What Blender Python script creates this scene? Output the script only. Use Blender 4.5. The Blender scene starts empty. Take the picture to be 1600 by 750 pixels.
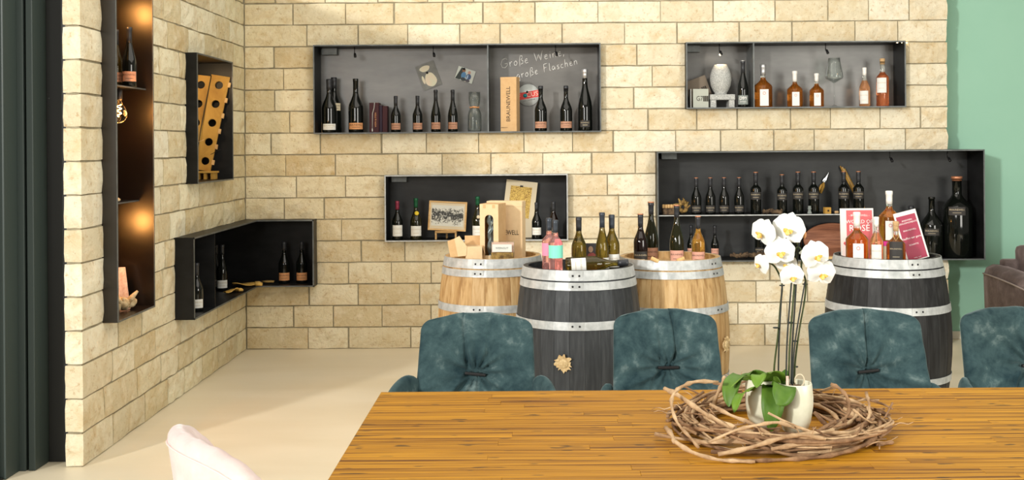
import bpy, bmesh, math, random
from mathutils import Vector, Matrix
from mathutils.noise import noise as pnoise
PI = math.pi
scene = bpy.context.scene
COL = scene.collection

# ------------------------------------------------------------------ camera
FPX, CX, CY, ROLL, HCAM = 1750.0, 831.0, 225.0, 0.0075, 1.60
cam_d = bpy.data.cameras.new('camera')
cam = bpy.data.objects.new('camera', cam_d)
COL.objects.link(cam)
cam.location = (0, 0, HCAM)
cam.rotation_euler = (PI / 2, ROLL, 0)
cam_d.sensor_width = 36
cam_d.lens = 36 * FPX / 1600
cam_d.shift_x = (800 - CX) / 1600
cam_d.shift_y = -(375 - CY) / 1600
cam_d.clip_start = 0.05
scene.camera = cam

# ------------------------------------------------------------------ view, world and lights
scene.view_settings.view_transform = 'Standard'
scene.view_settings.look = 'None'
scene.view_settings.gamma = 1
scene.view_settings.exposure = 0.27
world = bpy.data.worlds.new('world')
scene.world = world
world.use_nodes = True
wn = world.node_tree.nodes['Background']
wn.inputs['Color'].default_value = (1.0, 0.93, 0.80, 1)
wn.inputs['Strength'].default_value = 0.22

def area(name, loc, target, sx, sy, power, color):
    d = bpy.data.lights.new(name, 'AREA')
    d.shape = 'RECTANGLE'; d.size = sx; d.size_y = sy
    d.energy = power; d.color = color
    o = bpy.data.objects.new(name, d); COL.objects.link(o)
    o.location = loc
    o.rotation_euler = (Vector(target) - Vector(loc)).to_track_quat('-Z', 'Y').to_euler()
    return o
area('key_light', (-10.3, -9.0, 5.6), (0.8, 8.8, 1.2), 1.0, 1.1, 2100, (1.0, 0.97, 0.92))
area('left_wall_fill', (4.6, 1.0, 2.0), (-2.3, 6.8, 1.3), 2.6, 2.4, 175, (1.0, 0.97, 0.88))  # added unseen fill panel that brightens the left wall
area('rear_fill', (-2.6, -2.0, 2.6), (0.3, 8.8, 1.4), 2.5, 1.5, 125, (1.0, 0.98, 0.93))  # added fill behind the camera, placed for sheen on the long niche back
area('overhead_fill', (0.6, 5.2, 3.7), (0.6, 5.6, 0.0), 5.0, 4.5, 120, (1.0, 0.94, 0.84))  # added soft panel out of view, takes over part of the ambient light

# ------------------------------------------------------------------ helpers
def at(px, py, Y):
    """pixel of the photograph at depth Y (metres from the camera) -> X, Z in the room"""
    a, b = px - CX, py - CY
    c, s = math.cos(ROLL), math.sin(ROLL)
    u, v = a * c - b * s, a * s + b * c
    return u * Y / FPX, HCAM - v * Y / FPX

def X_(px, py, Y): return at(px, py, Y)[0]
def Z_(px, py, Y): return at(px, py, Y)[1]

def mesh(verts, faces, smooth=False, name='shape'):
    me = bpy.data.meshes.new(name)
    me.from_pydata([tuple(v) for v in verts], [], faces)
    if smooth:
        me.polygons.foreach_set('use_smooth', [True] * len(me.polygons))
    me.update()
    return me

def bm_mesh(bm, smooth=False, name='shape'):
    me = bpy.data.meshes.new(name)
    bmesh.ops.recalc_face_normals(bm, faces=bm.faces)
    bm.to_mesh(me); bm.free()
    if smooth:
        me.polygons.foreach_set('use_smooth', [True] * len(me.polygons))
    return me

def link(name, me, mat=None, parent=None, loc=(0, 0, 0), rot=(0, 0, 0), scale=None):
    if mat is not None and me is not None and len(me.materials) == 0:
        me.materials.append(mat)
    o = bpy.data.objects.new(name, me)
    COL.objects.link(o)
    if parent is not None: o.parent = parent
    o.location = loc; o.rotation_euler = rot
    if scale is not None: o.scale = scale if hasattr(scale, '__len__') else (scale,) * 3
    return o

def thing(name, label, cat, loc=(0, 0, 0), rot=(0, 0, 0), group=None, scale=None):
    o = link(name, None, None, None, loc, rot, scale)
    o['label'] = label; o['category'] = cat
    if group: o['group'] = group
    o.empty_display_size = 0.05
    return o

def tag(o, label, cat, group=None):
    o['label'] = label; o['category'] = cat
    if group: o['group'] = group
    return o

def struct(o):
    o['kind'] = 'structure'
    return o

def box(x0, x1, y0, y1, z0, z1, bev=0.0, seg=1):
    bm = bmesh.new()
    bmesh.ops.create_cube(bm, size=1)
    for v in bm.verts:
        v.co = Vector(((x0 + x1) / 2 + v.co.x * (x1 - x0), (y0 + y1) / 2 + v.co.y * (y1 - y0), (z0 + z1) / 2 + v.co.z * (z1 - z0)))
    if bev: bmesh.ops.bevel(bm, geom=bm.edges[:], offset=bev, segments=seg, affect='EDGES', profile=0.7)
    return bm_mesh(bm, seg > 1)

def lathe(prof, n=20, smooth=True):
    vs, fs = [], []
    for r, z in prof:
        for k in range(n):
            a = 2 * PI * k / n
            vs.append((r * math.cos(a), r * math.sin(a), z))
    m = len(prof)
    for i in range(m - 1):
        for k in range(n):
            k2 = (k + 1) % n
            fs.append((i * n + k, i * n + k2, (i + 1) * n + k2, (i + 1) * n + k))
    fs.append(tuple(range(n - 1, -1, -1)))
    fs.append(tuple((m - 1) * n + k for k in range(n)))
    return mesh(vs, fs, smooth)

def tube(pts, rads, n=6, smooth=True):
    pts = [Vector(p) for p in pts]
    if not hasattr(rads, '__len__'): rads = [rads] * len(pts)
    vs, fs = [], []
    up = Vector((0.13, 0.21, 0.97))
    for i, p in enumerate(pts):
        d = (pts[min(i + 1, len(pts) - 1)] - pts[max(i - 1, 0)])
        if d.length < 1e-9: d = Vector((0, 0, 1))
        d.normalize()
        a = d.cross(up)
        if a.length < 1e-3: a = d.cross(Vector((1, 0, 0)))
        a.normalize(); b = d.cross(a)
        for k in range(n):
            t = 2 * PI * k / n
            vs.append(p + rads[i] * (a * math.cos(t) + b * math.sin(t)))
    for i in range(len(pts) - 1):
        for k in range(n):
            k2 = (k + 1) % n
            fs.append((i * n + k, i * n + k2, (i + 1) * n + k2, (i + 1) * n + k))
    fs.append(tuple(range(n - 1, -1, -1)))
    fs.append(tuple((len(pts) - 1) * n + k for k in range(n)))
    return mesh(vs, fs, smooth)

def prism(poly, y0, y1):
    """outline in x,z extruded from y0 to y1"""
    n = len(poly)
    vs = [(x, y0, z) for x, z in poly] + [(x, y1, z) for x, z in poly]
    fs = [tuple(range(n)), tuple(range(2 * n - 1, n - 1, -1))]
    for i in range(n):
        j = (i + 1) % n
        fs.append((i, i + n, j + n, j))
    bm = bmesh.new(); me = mesh(vs, fs); bm.from_mesh(me)
    return bm_mesh(bm)

def slab(poly, z0, z1):
    """outline in x,y extruded from z0 to z1"""
    n = len(poly)
    vs = [(x, y, z0) for x, y in poly] + [(x, y, z1) for x, y in poly]
    fs = [tuple(range(n - 1, -1, -1)), tuple(range(n, 2 * n))]
    for i in range(n):
        j = (i + 1) % n
        fs.append((i, j, j + n, i + n))
    bm = bmesh.new(); me = mesh(vs, fs); bm.from_mesh(me)
    return bm_mesh(bm)

def sector(r, z0, z1, a0, a1, n=8, t=0.0006):
    """curved paper label on a cylinder, facing -y at angle 0"""
    vs, fs = [], []
    for i in range(n + 1):
        a = a0 + (a1 - a0) * i / n
        for rr, z in ((r, z0), (r, z1), (r + t, z1), (r + t, z0)):
            vs.append((rr * math.sin(a), -rr * math.cos(a), z))
    for i in range(n):
        for k in range(4):
            k2 = (k + 1) % 4
            fs.append((i * 4 + k, i * 4 + k2, (i + 1) * 4 + k2, (i + 1) * 4 + k))
    fs.append((0, 1, 2, 3)); fs.append(tuple(n * 4 + k for k in (3, 2, 1, 0)))
    bm = bmesh.new(); bm.from_mesh(mesh(vs, fs))
    return bm_mesh(bm)

_tc = {}
def text_mesh(s, size=0.02, xs=1.0, bend=None, shear=0.0, extrude=0.0, key=''):
    """flat lettering in the x,z plane, centred, facing -y; bend = radius of the bottle it lies on"""
    k = (s, size, xs, bend, shear, extrude, key)
    if k in _tc: return _tc[k]
    cu = bpy.data.curves.new('lettering', 'FONT')
    cu.body = s; cu.size = size; cu.align_x = 'CENTER'; cu.align_y = 'CENTER'
    cu.shear = shear; cu.resolution_u = 2; cu.extrude = extrude
    o = bpy.data.objects.new('lettering', cu); COL.objects.link(o)
    dg = bpy.context.evaluated_depsgraph_get()
    me = bpy.data.meshes.new_from_object(o.evaluated_get(dg))
    bpy.data.objects.remove(o)
    me.materials.clear()
    for v in me.vertices:
        x, z, y = v.co.x * xs, v.co.y, -v.co.z
        if bend:
            a = x / bend
            v.co = Vector((bend * math.sin(a), -bend * math.cos(a), z))
        else:
            v.co = Vector((x, y, z))
    me.update()
    _tc[k] = me
    return me

# ------------------------------------------------------------------ materials
def mat(name, color=(0.5, 0.5, 0.5), rough=0.5, metal=0.0, **kw):
    m = bpy.data.materials.new(name); m.use_nodes = True
    b = m.node_tree.nodes['Principled BSDF']
    b.inputs['Base Color'].default_value = (*color, 1)
    b.inputs['Roughness'].default_value = rough
    b.inputs['Metallic'].default_value = metal
    b.inputs['Specular IOR Level'].default_value = 0.35
    for k, v in kw.items():
        b.inputs[k.replace('_', ' ')].default_value = v
    return m

class N:
    """small node-tree helper"""
    def __init__(s, m):
        s.m = m; s.t = m.node_tree; s.b = s.t.nodes['Principled BSDF']
    def new(s, typ, **kw):
        n = s.t.nodes.new(typ)
        for k, v in kw.items(): setattr(n, k, v)
        return n
    def link(s, a, b): s.t.links.new(a, b)
    def coord(s, scale=(1, 1, 1), kind='Object', rnd=False):
        tc = s.new('ShaderNodeTexCoord'); mp = s.new('ShaderNodeMapping')
        mp.inputs['Scale'].default_value = scale
        s.link(tc.outputs[kind], mp.inputs['Vector'])
        if rnd:
            oi = s.new('ShaderNodeObjectInfo'); ml = s.new('ShaderNodeMath', operation='MULTIPLY'); ml.inputs[1].default_value = 37.0
            s.link(oi.outputs['Random'], ml.inputs[0])
            cb = s.new('ShaderNodeCombineXYZ')
            for i in range(3): s.link(ml.outputs[0], cb.inputs[i])
            s.link(cb.outputs[0], mp.inputs['Location'])
        return mp.outputs[0]
    def noise(s, vec, scale=5, detail=4, rough=0.55, dist=0.0):
        n = s.new('ShaderNodeTexNoise')
        n.inputs['Scale'].default_value = scale; n.inputs['Detail'].default_value = detail
        n.inputs['Roughness'].default_value = rough; n.inputs['Distortion'].default_value = dist
        s.link(vec, n.inputs['Vector']); return n.outputs['Fac']
    def ramp(s, fac, stops, interp='LINEAR'):
        r = s.new('ShaderNodeValToRGB'); cr = r.color_ramp; cr.interpolation = interp
        while len(cr.elements) < len(stops): cr.elements.new(0.5)
        for e, (p, c) in zip(cr.elements, stops):
            e.position = p; e.color = (*c, 1) if len(c) == 3 else c
        s.link(fac, r.inputs['Fac']); return r.outputs['Color']
    def mix(s, a, b, fac, blend='MIX'):
        n = s.new('ShaderNodeMix', data_type='RGBA', blend_type=blend)
        for sock, v in ((n.inputs[6], a), (n.inputs[7], b), (n.inputs[0], fac)):
            if isinstance(v, (int, float)): sock.default_value = v
            elif isinstance(v, tuple): sock.default_value = (*v, 1)
            else: s.link(v, sock)
        return n.outputs[2]
    def bump(s, h, strength=0.3, dist=0.01, prev=None):
        n = s.new('ShaderNodeBump'); n.inputs['Strength'].default_value = strength; n.inputs['Distance'].default_value = dist
        s.link(h, n.inputs['Height'])
        if prev is not None: s.link(prev, n.inputs['Normal'])
        return n.outputs['Normal']
    def color(s, c): s.link(c, s.b.inputs['Base Color'])
    def normal(s, c): s.link(c, s.b.inputs['Normal'])
    def rough(s, c): s.link(c, s.b.inputs['Roughness'])

def stone_mat():
    m = mat('limestone', rough=0.9); n = N(m)
    v = n.coord(rnd=True)
    oi = n.new('ShaderNodeObjectInfo')
    base = n.ramp(oi.outputs['Random'], [(0, (0.64, 0.56, 0.40)), (0.3, (0.73, 0.67, 0.51)), (0.55, (0.80, 0.76, 0.62)), (0.8, (0.68, 0.61, 0.44)), (1, (0.60, 0.51, 0.34))])
    base = n.mix(base, oi.outputs['Color'], 1.0, 'MULTIPLY')
    st = n.noise(v, 7, 6, 0.62, 0.6)
    c = n.mix(base, (0.54, 0.37, 0.15), n.ramp(st, [(0.48, (0, 0, 0)), (0.72, (0.55, 0.55, 0.55))]))
    sp = n.noise(v, 38, 5, 0.7)
    c = n.mix(c, (0.40, 0.23, 0.08), n.ramp(sp, [(0.56, (0, 0, 0)), (0.74, (0.8, 0.8, 0.8))]))
    lt = n.noise(v, 13, 4, 0.6)
    c = n.mix(c, (0.86, 0.78, 0.60), n.ramp(lt, [(0.5, (0, 0, 0)), (0.75, (0.55, 0.55, 0.55))]))
    n.color(c)
    b1 = n.bump(n.noise(v, 16, 6, 0.62, 0.4), 0.75, 0.02)
    b2 = n.bump(n.noise(v, 95, 3, 0.6), 0.5, 0.004, b1)
    n.normal(b2)
    return m
M = {}
M['stone'] = stone_mat()
def noisy(name, c1, c2, scale=8, rough=0.6, metal=0.0, bump=0.0, bscale=None, detail=4, stretch=(1, 1, 1), lo=0.35, hi=0.65, rnd=False, dist=0.0, **kw):
    m = mat(name, c1, rough, metal, **kw); n = N(m); v = n.coord(stretch, rnd=rnd)
    f = n.noise(v, scale, detail, 0.6, dist)
    n.color(n.ramp(f, [(lo, c1), (hi, c2)]))
    if bump: n.normal(n.bump(n.noise(v, bscale or scale * 3, 4, 0.6), bump, 0.005))
    return m
M['mortar'] = noisy('mortar', (0.24, 0.21, 0.14), (0.34, 0.30, 0.20), 20, 0.95, bump=0.5)
M['steel'] = noisy('blackened_steel', (0.005, 0.0053, 0.0055), (0.013, 0.0135, 0.014), 4, 0.42, 0.0, bump=0.05, stretch=(1, 1, 2), Specular_IOR_Level=0.22)
M['edge'] = noisy('steel_edge', (0.09, 0.10, 0.10), (0.16, 0.17, 0.17), 9, 0.45, 0.5)
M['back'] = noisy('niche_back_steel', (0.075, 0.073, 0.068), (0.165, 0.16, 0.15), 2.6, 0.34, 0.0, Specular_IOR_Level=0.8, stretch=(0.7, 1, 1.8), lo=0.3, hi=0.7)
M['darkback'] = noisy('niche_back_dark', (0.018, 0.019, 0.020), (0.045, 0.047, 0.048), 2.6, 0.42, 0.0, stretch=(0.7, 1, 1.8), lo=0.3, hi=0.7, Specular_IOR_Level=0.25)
M['rust'] = noisy('browned_steel', (0.005, 0.003, 0.002), (0.013, 0.007, 0.004), 4, 0.30, 0.0, Specular_IOR_Level=0.7)
M['frame'] = mat('door_frame_metal', (0.040, 0.056, 0.052), 0.45, 0.0)
M['framedark'] = mat('dark_frame_metal', (0.014, 0.015, 0.014), 0.5)
M['green'] = noisy('green_paint', (0.29, 0.52, 0.395), (0.305, 0.535, 0.41), 2, 0.75)
M['white'] = mat('white_paint', (0.70, 0.66, 0.56), 0.6)
def floor_mat():
    m = mat('polished_screed', (0.6, 0.5, 0.33), 0.36); n = N(m); v = n.coord((0.6, 2.0, 1))
    f = n.noise(v, 1.3, 5, 0.55, 0.5)
    n.color(n.ramp(f, [(0.3, (0.74, 0.65, 0.47)), (0.7, (0.81, 0.73, 0.56))]))
    n.rough(n.ramp(f, [(0.3, (0.32,) * 3), (0.7, (0.45,) * 3)]))
    return m
M['floor'] = floor_mat()
def wood(name, c1, c2, c3, sc=(2, 30, 30), rough=0.5, knots=0.0, axis=0):
    m = mat(name, c1, rough, Specular_IOR_Level=0.22); n = N(m); v = n.coord(sc, rnd=True)
    f = n.noise(v, 1.6, 6, 0.6, 0.3)
    oi = n.new('ShaderNodeObjectInfo')
    c = n.ramp(f, [(0.36, c1), (0.52, c2), (0.70, c3)])
    c = n.mix(c, n.ramp(oi.outputs['Random'], [(0, (0.86, 0.84, 0.82)), (1, (1, 1, 1))]), 1.0, 'MULTIPLY')
    if knots:
        k = n.noise(n.coord((11, 48, 40), rnd=True), 1.0, 1, 0.5, 0.0)
        c = n.mix(c, (0.07, 0.035, 0.012), n.ramp(k, [(knots, (0, 0, 0)), (knots + 0.035, (0.9, 0.9, 0.9))]))
    n.color(c); n.normal(n.bump(f, 0.08, 0.003))
    return m
M['table'] = wood('oiled_table_wood', (0.15, 0.048, 0.002), (0.50, 0.225, 0.010), (0.64, 0.32, 0.022), (0.8, 42, 26), 0.42, 0.685)
M['oak'] = wood('oak_stave', (0.33, 0.19, 0.075), (0.50, 0.33, 0.15), (0.60, 0.43, 0.23), (22, 22, 2.0), 0.6)
M['black_oak'] = wood('black_stained_stave', (0.012, 0.012, 0.013), (0.020, 0.021, 0.022), (0.034, 0.035, 0.037), (30, 30, 2.5), 0.5)
M['grey_oak'] = wood('grey_stained_stave', (0.030, 0.034, 0.038), (0.044, 0.049, 0.054), (0.066, 0.071, 0.076), (30, 30, 2.5), 0.5)
M['hoop'] = noisy('galvanised_hoop', (0.36, 0.38, 0.38), (0.52, 0.54, 0.54), 22, 0.45, 0.2, bump=0.05)
M['board'] = wood('ochre_board', (0.36, 0.19, 0.035), (0.52, 0.30, 0.06), (0.60, 0.37, 0.09), (3, 20, 2), 0.6)
M['redwood'] = wood('red_brown_board', (0.15, 0.055, 0.03), (0.24, 0.095, 0.05), (0.32, 0.14, 0.08), (3, 20, 16), 0.5)
M['lightwood'] = wood('light_wood', (0.55, 0.33, 0.13), (0.66, 0.43, 0.19), (0.74, 0.53, 0.27), (6, 20, 20), 0.6)
def velvet(name, c1, c2, c3):
    m = mat(name, c1, 0.85, Specular_IOR_Level=0.1); n = N(m); v = n.coord((1, 1, 1), rnd=True)
    f = n.noise(v, 10, 7, 0.66, 0.25)
    lw = n.new('ShaderNodeLayerWeight'); lw.inputs['Blend'].default_value = 0.45
    c = n.ramp(f, [(0.32, c1), (0.55, c2), (0.74, c3)])
    n.color(c)
    n.b.inputs['Sheen Weight'].default_value = 0.35
    n.b.inputs['Sheen Roughness'].default_value = 0.4
    n.b.inputs['Sheen Tint'].default_value = (*[min(1, x * 2.6 + 0.1) for x in c3], 1)
    n.normal(n.bump(n.noise(v, 14, 5, 0.6), 0.25, 0.012))
    return m
M['teal'] = velvet('teal_velvet', (0.012, 0.030, 0.037), (0.040, 0.074, 0.079), (0.150, 0.205, 0.203))
M['pink'] = velvet('pink_velvet', (0.66, 0.52, 0.49), (0.73, 0.60, 0.57), (0.80, 0.70, 0.67))
M['taupe'] = velvet('taupe_velvet', (0.085, 0.065, 0.06), (0.13, 0.10, 0.095), (0.21, 0.165, 0.16))
M['piping'] = mat('piping', (0.32, 0.27, 0.25), 0.7)
M['pinkpipe'] = mat('pink_piping', (0.82, 0.62, 0.58), 0.7)
M['black'] = mat('black_plastic', (0.01, 0.01, 0.011), 0.4)
M['darkmetal'] = mat('dark_metal', (0.03, 0.03, 0.032), 0.4, 0.8)
M['chrome'] = mat('bright_metal', (0.42, 0.43, 0.44), 0.25, 1.0)
M['glassdark'] = mat('dark_bottle_glass', (0.004, 0.005, 0.004), 0.06, Specular_IOR_Level=0.5)
M['glassbrown'] = mat('brown_black_glass', (0.009, 0.004, 0.003), 0.06, Specular_IOR_Level=0.5)
M['glassolive'] = mat('olive_glass', (0.24, 0.185, 0.035), 0.03, Transmission_Weight=0.88, IOR=1.4)
M['glassamber'] = mat('amber_glass', (0.58, 0.33, 0.07), 0.03, Transmission_Weight=0.85, IOR=1.4)
M['glassgreen'] = mat('deep_green_glass', (0.012, 0.012, 0.004), 0.06, Specular_IOR_Level=0.5)
def thin_glass():
    m = mat('clear_glass', (0.9, 0.95, 0.93), 0.03); n = N(m)
    tr = n.new('ShaderNodeBsdfTransparent'); tr.inputs[0].default_value = (0.96, 0.98, 0.97, 1)
    gl = n.new('ShaderNodeBsdfGlossy'); gl.inputs['Roughness'].default_value = 0.04
    lw = n.new('ShaderNodeLayerWeight'); lw.inputs['Blend'].default_value = 0.18
    mx = n.new('ShaderNodeMixShader'); n.link(lw.outputs['Facing'], mx.inputs[0]); n.link(tr.outputs[0], mx.inputs[1]); n.link(gl.outputs[0], mx.inputs[2])
    n.link(mx.outputs[0], n.t.nodes['Material Output'].inputs[0]); return m
M['clear'] = thin_glass()
def filled(name, liquid, level, empty=(0.9, 0.92, 0.86)):
    m = mat(name, liquid, 0.03, Transmission_Weight=0.85, IOR=1.38); n = N(m)
    tc = n.new('ShaderNodeTexCoord'); sp = n.new('ShaderNodeSeparateXYZ'); n.link(tc.outputs['Object'], sp.inputs[0])
    mr = n.new('ShaderNodeMapRange'); mr.inputs[1].default_value = level - 0.002; mr.inputs[2].default_value = level + 0.002
    n.link(sp.outputs[2], mr.inputs[0]); n.color(n.mix(liquid, empty, mr.outputs[0])); return m
M['rose'] = filled('rose_wine', (0.97, 0.50, 0.46), 0.232)
M['cognac'] = filled('amber_brandy', (0.62, 0.22, 0.03), 0.170)
M['orange'] = filled('orange_wine', (0.98, 0.52, 0.25), 0.20)
M['redspirit'] = filled('red_orange_wine', (0.90, 0.30, 0.12), 0.215)
M['lab_copper'] = mat('copper_paper', (0.47, 0.245, 0.155), 0.6)
M['lab_rosy'] = mat('rosy_copper_paper', (0.62, 0.32, 0.24), 0.6)
M['lab_orange'] = mat('orange_paper', (0.66, 0.31, 0.13), 0.6)
M['lab_white'] = mat('white_paper', (0.72, 0.72, 0.68), 0.7)
M['lab_dark'] = mat('dark_paper', (0.035, 0.032, 0.03), 0.6)
M['lab_grey'] = noisy('grey_green_paper', (0.16, 0.19, 0.18), (0.28, 0.31, 0.29), 60, 0.6)
M['lab_pink'] = mat('pink_paper', (0.88, 0.30, 0.45), 0.6)
M['lab_mint'] = mat('mint_paper', (0.22, 0.72, 0.56), 0.6)
M['lab_yellow'] = mat('yellow_seal', (0.75, 0.55, 0.04), 0.5)
M['lab_cream'] = mat('cream_paper', (0.62, 0.54, 0.38), 0.7)
M['cap_dark'] = mat('dark_capsule', (0.035, 0.037, 0.042), 0.35, 0.3)
M['cap_blue'] = mat('blue_grey_capsule', (0.045, 0.055, 0.07), 0.35, 0.3)
M['cap_white'] = mat('white_capsule', (0.78, 0.76, 0.72), 0.4)
M['cap_silver'] = mat('silver_capsule', (0.55, 0.56, 0.57), 0.3, 0.7)
M['cap_copper'] = mat('copper_seal', (0.55, 0.24, 0.13), 0.4, 0.5)
M['cap_wine'] = mat('wine_red_capsule', (0.22, 0.03, 0.06), 0.35, 0.3)
M['cap_green'] = mat('green_capsule', (0.01, 0.09, 0.04), 0.35, 0.3)
M['cork'] = noisy('cork', (0.42, 0.26, 0.12), (0.58, 0.39, 0.20), 120, 0.85, bump=0.3)
M['ink'] = mat('black_ink', (0.03, 0.022, 0.016), 0.7)
M['goldink'] = mat('gold_ink', (0.50, 0.42, 0.28), 0.5)
M['whiteink'] = mat('white_ink', (0.85, 0.82, 0.80), 0.6)
M['redink'] = mat('red_ink', (0.65, 0.10, 0.10), 0.6)
M['chalk'] = mat('chalk', (0.85, 0.85, 0.82), 0.9)
M['card'] = noisy('cardboard', (0.57, 0.36, 0.17), (0.61, 0.40, 0.20), 30, 0.85)
M['cardpale'] = noisy('pale_cardboard', (0.68, 0.50, 0.29), (0.72, 0.54, 0.32), 30, 0.85)
M['cardin'] = mat('cardboard_inside', (0.40, 0.25, 0.12), 0.9)
M['string'] = mat('gold_string', (0.65, 0.46, 0.16), 0.6)
M['granite'] = noisy('grey_granite', (0.30, 0.31, 0.30), (0.58, 0.59, 0.56), 160, 0.9, bump=0.5, lo=0.4, hi=0.6)
M['driftwood'] = noisy('gnarled_wood', (0.035, 0.022, 0.014), (0.17, 0.11, 0.06), 25, 0.9, bump=0.8)
M['goldwood'] = noisy('yellow_gnarled_wood', (0.12, 0.065, 0.02), (0.42, 0.27, 0.08), 30, 0.8, bump=0.8)
M['leather'] = noisy('yellow_leather', (0.62, 0.36, 0.07), (0.74, 0.46, 0.12), 12, 0.7, bump=0.3)
M['rock'] = noisy('ochre_rock', (0.40, 0.27, 0.13), (0.70, 0.56, 0.34), 30, 0.9, bump=0.8)
M['pinkrock'] = noisy('pink_stone_slab', (0.62, 0.40, 0.32), (0.82, 0.66, 0.56), 40, 0.8, bump=0.3)
M['burlap'] = noisy('burlap', (0.50, 0.36, 0.18), (0.68, 0.53, 0.30), 90, 0.95, bump=0.5)
def emis(name, c, s):
    m = mat(name, c, 0.4); b = m.node_tree.nodes['Principled BSDF']
    b.inputs['Emission Color'].default_value = (*c, 1); b.inputs['Emission Strength'].default_value = s; return m
M['filament'] = emis('warm_filament', (1.0, 0.55, 0.18), 60)
M['ledglow'] = emis('warm_led', (1.0, 0.72, 0.40), 25)
M['bulbglass'] = mat('amber_bulb_glass', (1.0, 0.62, 0.25), 0.03, Transmission_Weight=1.0, IOR=1.25)
M['twig'] = noisy('dry_vine', (0.13, 0.065, 0.030), (0.36, 0.21, 0.105), 18, 0.75, bump=0.5, rnd=True)
M['twigpale'] = noisy('pale_dry_vine', (0.30, 0.175, 0.085), (0.60, 0.42, 0.24), 18, 0.75, bump=0.5, rnd=True)
M['pot'] = noisy('cream_glaze', (0.66, 0.66, 0.50), (0.78, 0.77, 0.62), 12, 0.35, Coat_Weight=0.2)
M['leaf'] = noisy('orchid_leaf', (0.040, 0.110, 0.010), (0.100, 0.200, 0.020), 9, 0.5, Coat_Weight=0.0, rnd=True)
M['leaflight'] = noisy('light_orchid_leaf', (0.090, 0.200, 0.012), (0.17, 0.30, 0.03), 9, 0.5, rnd=True)
M['petal'] = mat('white_petal', (0.80, 0.80, 0.76), 0.6, Subsurface_Weight=0.15)
M['lip'] = noisy('yellow_lip', (0.80, 0.48, 0.02), (0.85, 0.72, 0.35), 60, 0.5)
M['stem'] = noisy('orchid_stem', (0.035, 0.06, 0.02), (0.08, 0.10, 0.035), 30, 0.5)
M['stake'] = mat('dark_stake', (0.02, 0.026, 0.024), 0.5)
M['soil'] = noisy('bark_mulch', (0.10, 0.055, 0.03), (0.26, 0.16, 0.08), 70, 0.95, bump=1.0)

# ------------------------------------------------------------------ the setting
YW, XL, C, YF = 8.81, -2.256, 0.17, 5.60       # back wall face, left wall face, course height, front end of left wall
YB = 9.04                                       # plane of the green wall behind
struct(link('floor', slab([(-4.5, -3.0), (6.5, -3.0), (6.5, 9.3), (-4.5, 9.3)], -0.1, 0.0), M['floor']))
struct(link('wall_right', box(3.0, 6.5, YB, YB + 0.12, 0, 3.06), M['green']))
struct(link('baseboard_right', box(3.2, 6.5, YB - 0.015, YB, 0, 0.065, 0.004), M['white']))

def stone(plan, h, rnd, amp, open_from):
    """plan: closed outline (x,y), first open_from points are rough faces; built in z levels"""
    lv = [0.0, 0.33, 0.67, 1.0]
    cx_ = sum(p[0] for p in plan) / len(plan); cy_ = sum(p[1] for p in plan) / len(plan)
    vs = []
    n = len(plan)
    for li, t in enumerate(lv):
        for i, (x, y) in enumerate(plan):
            zz = t * h
            if i < open_from[0]:
                nx, ny = open_from[1][i]
                edge = li in (0, 3)
                d = rnd.uniform(-0.5, 1.0) * amp - (min(amp, 0.005) * 0.9 if edge else 0)
                if i in open_from[2]: d = min(d, 0.001) - min(amp, 0.004) * 0.5
                d = max(d, -0.0085)
                x += nx * d; y += ny * d
                zz += rnd.uniform(-1, 1) * 0.0025 if edge else rnd.uniform(-1, 1) * 0.01
            vs.append((x, y, zz))
    fs = [tuple(range(n - 1, -1, -1)), tuple(3 * n + i for i in range(n))]
    for l in range(3):
        for i in range(n):
            j = (i + 1) % n
            fs.append((l * n + i, l * n + j, (l + 1) * n + j, (l + 1) * n + i))
    bm = bmesh.new(); bm.from_mesh(mesh(vs, fs))
    me = bm_mesh(bm)
    return me

rs = random.Random(5)
def flat_stone(w, h, amp, jx=0.003):
    k = 4
    a, b = jx * rs.uniform(-1, 1), jx * rs.uniform(-1, 1)
    plan = [(a + (w + b - a) * i / k, 0) for i in range(k + 1)] + [(w, 0.06), (0, 0.06)]
    # front faces -y
    return stone(plan, h, rs, amp, (k + 1, [(0, -1)] * (k + 1), (0, k)))

G = 0.0052   # half joint
def tint(o, t):
    o.color = (t[0], t[1], t[2], 1)

# niches cut into the back wall: x0, x1, z0, z1
def nx(px, Y=8.75): return X_(px, 225, Y)
N1 = (X_(489.5, 140, 8.74), X_(939, 140, 8.74), 1.69, 2.385)
N3 = (X_(601, 325, 8.74), X_(887.5, 325, 8.74), 0.845, 1.365)
N2 = (X_(1072, 120, 8.74), X_(1415.5, 120, 8.74), 1.865, 2.385)
N5 = (X_(1027, 320, 8.69), X_(1539, 320, 8.69), 0.675, 1.532)
NC = (-2.6, X_(490.5, 400, 8.69), 0.505, 1.025)
holes_back = [N1, N2, N3, N5, NC]
XR = X_(1482, 300, YW)
wall_back = struct(link('wall_back', None))
def backing(name, rects_x, x0, x1, z0, z1, mk, parent, matname):
    """mortar bed behind the stones with rectangular openings, as one mesh of slabs"""
    xs = sorted({x0, x1, *[min(max(r[0], x0), x1) for r in rects_x], *[min(max(r[1], x0), x1) for r in rects_x]})
    zs = sorted({z0, z1, *[min(max(r[2], z0), z1) for r in rects_x], *[min(max(r[3], z0), z1) for r in rects_x]})
    bm = bmesh.new()
    for i in range(len(xs) - 1):
        for j in range(len(zs) - 1):
            a, b, c, d = xs[i], xs[i + 1], zs[j], zs[j + 1]
            if b - a < 1e-5 or d - c < 1e-5: continue
            mx, mz = (a + b) / 2, (c + d) / 2
            if any(r[0] < mx < r[1] and r[2] < mz < r[3] for r in rects_x): continue
            bm.from_mesh(mk(a, b, c, d))
    return link(name, bm_mesh(bm), M[matname], parent)
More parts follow.
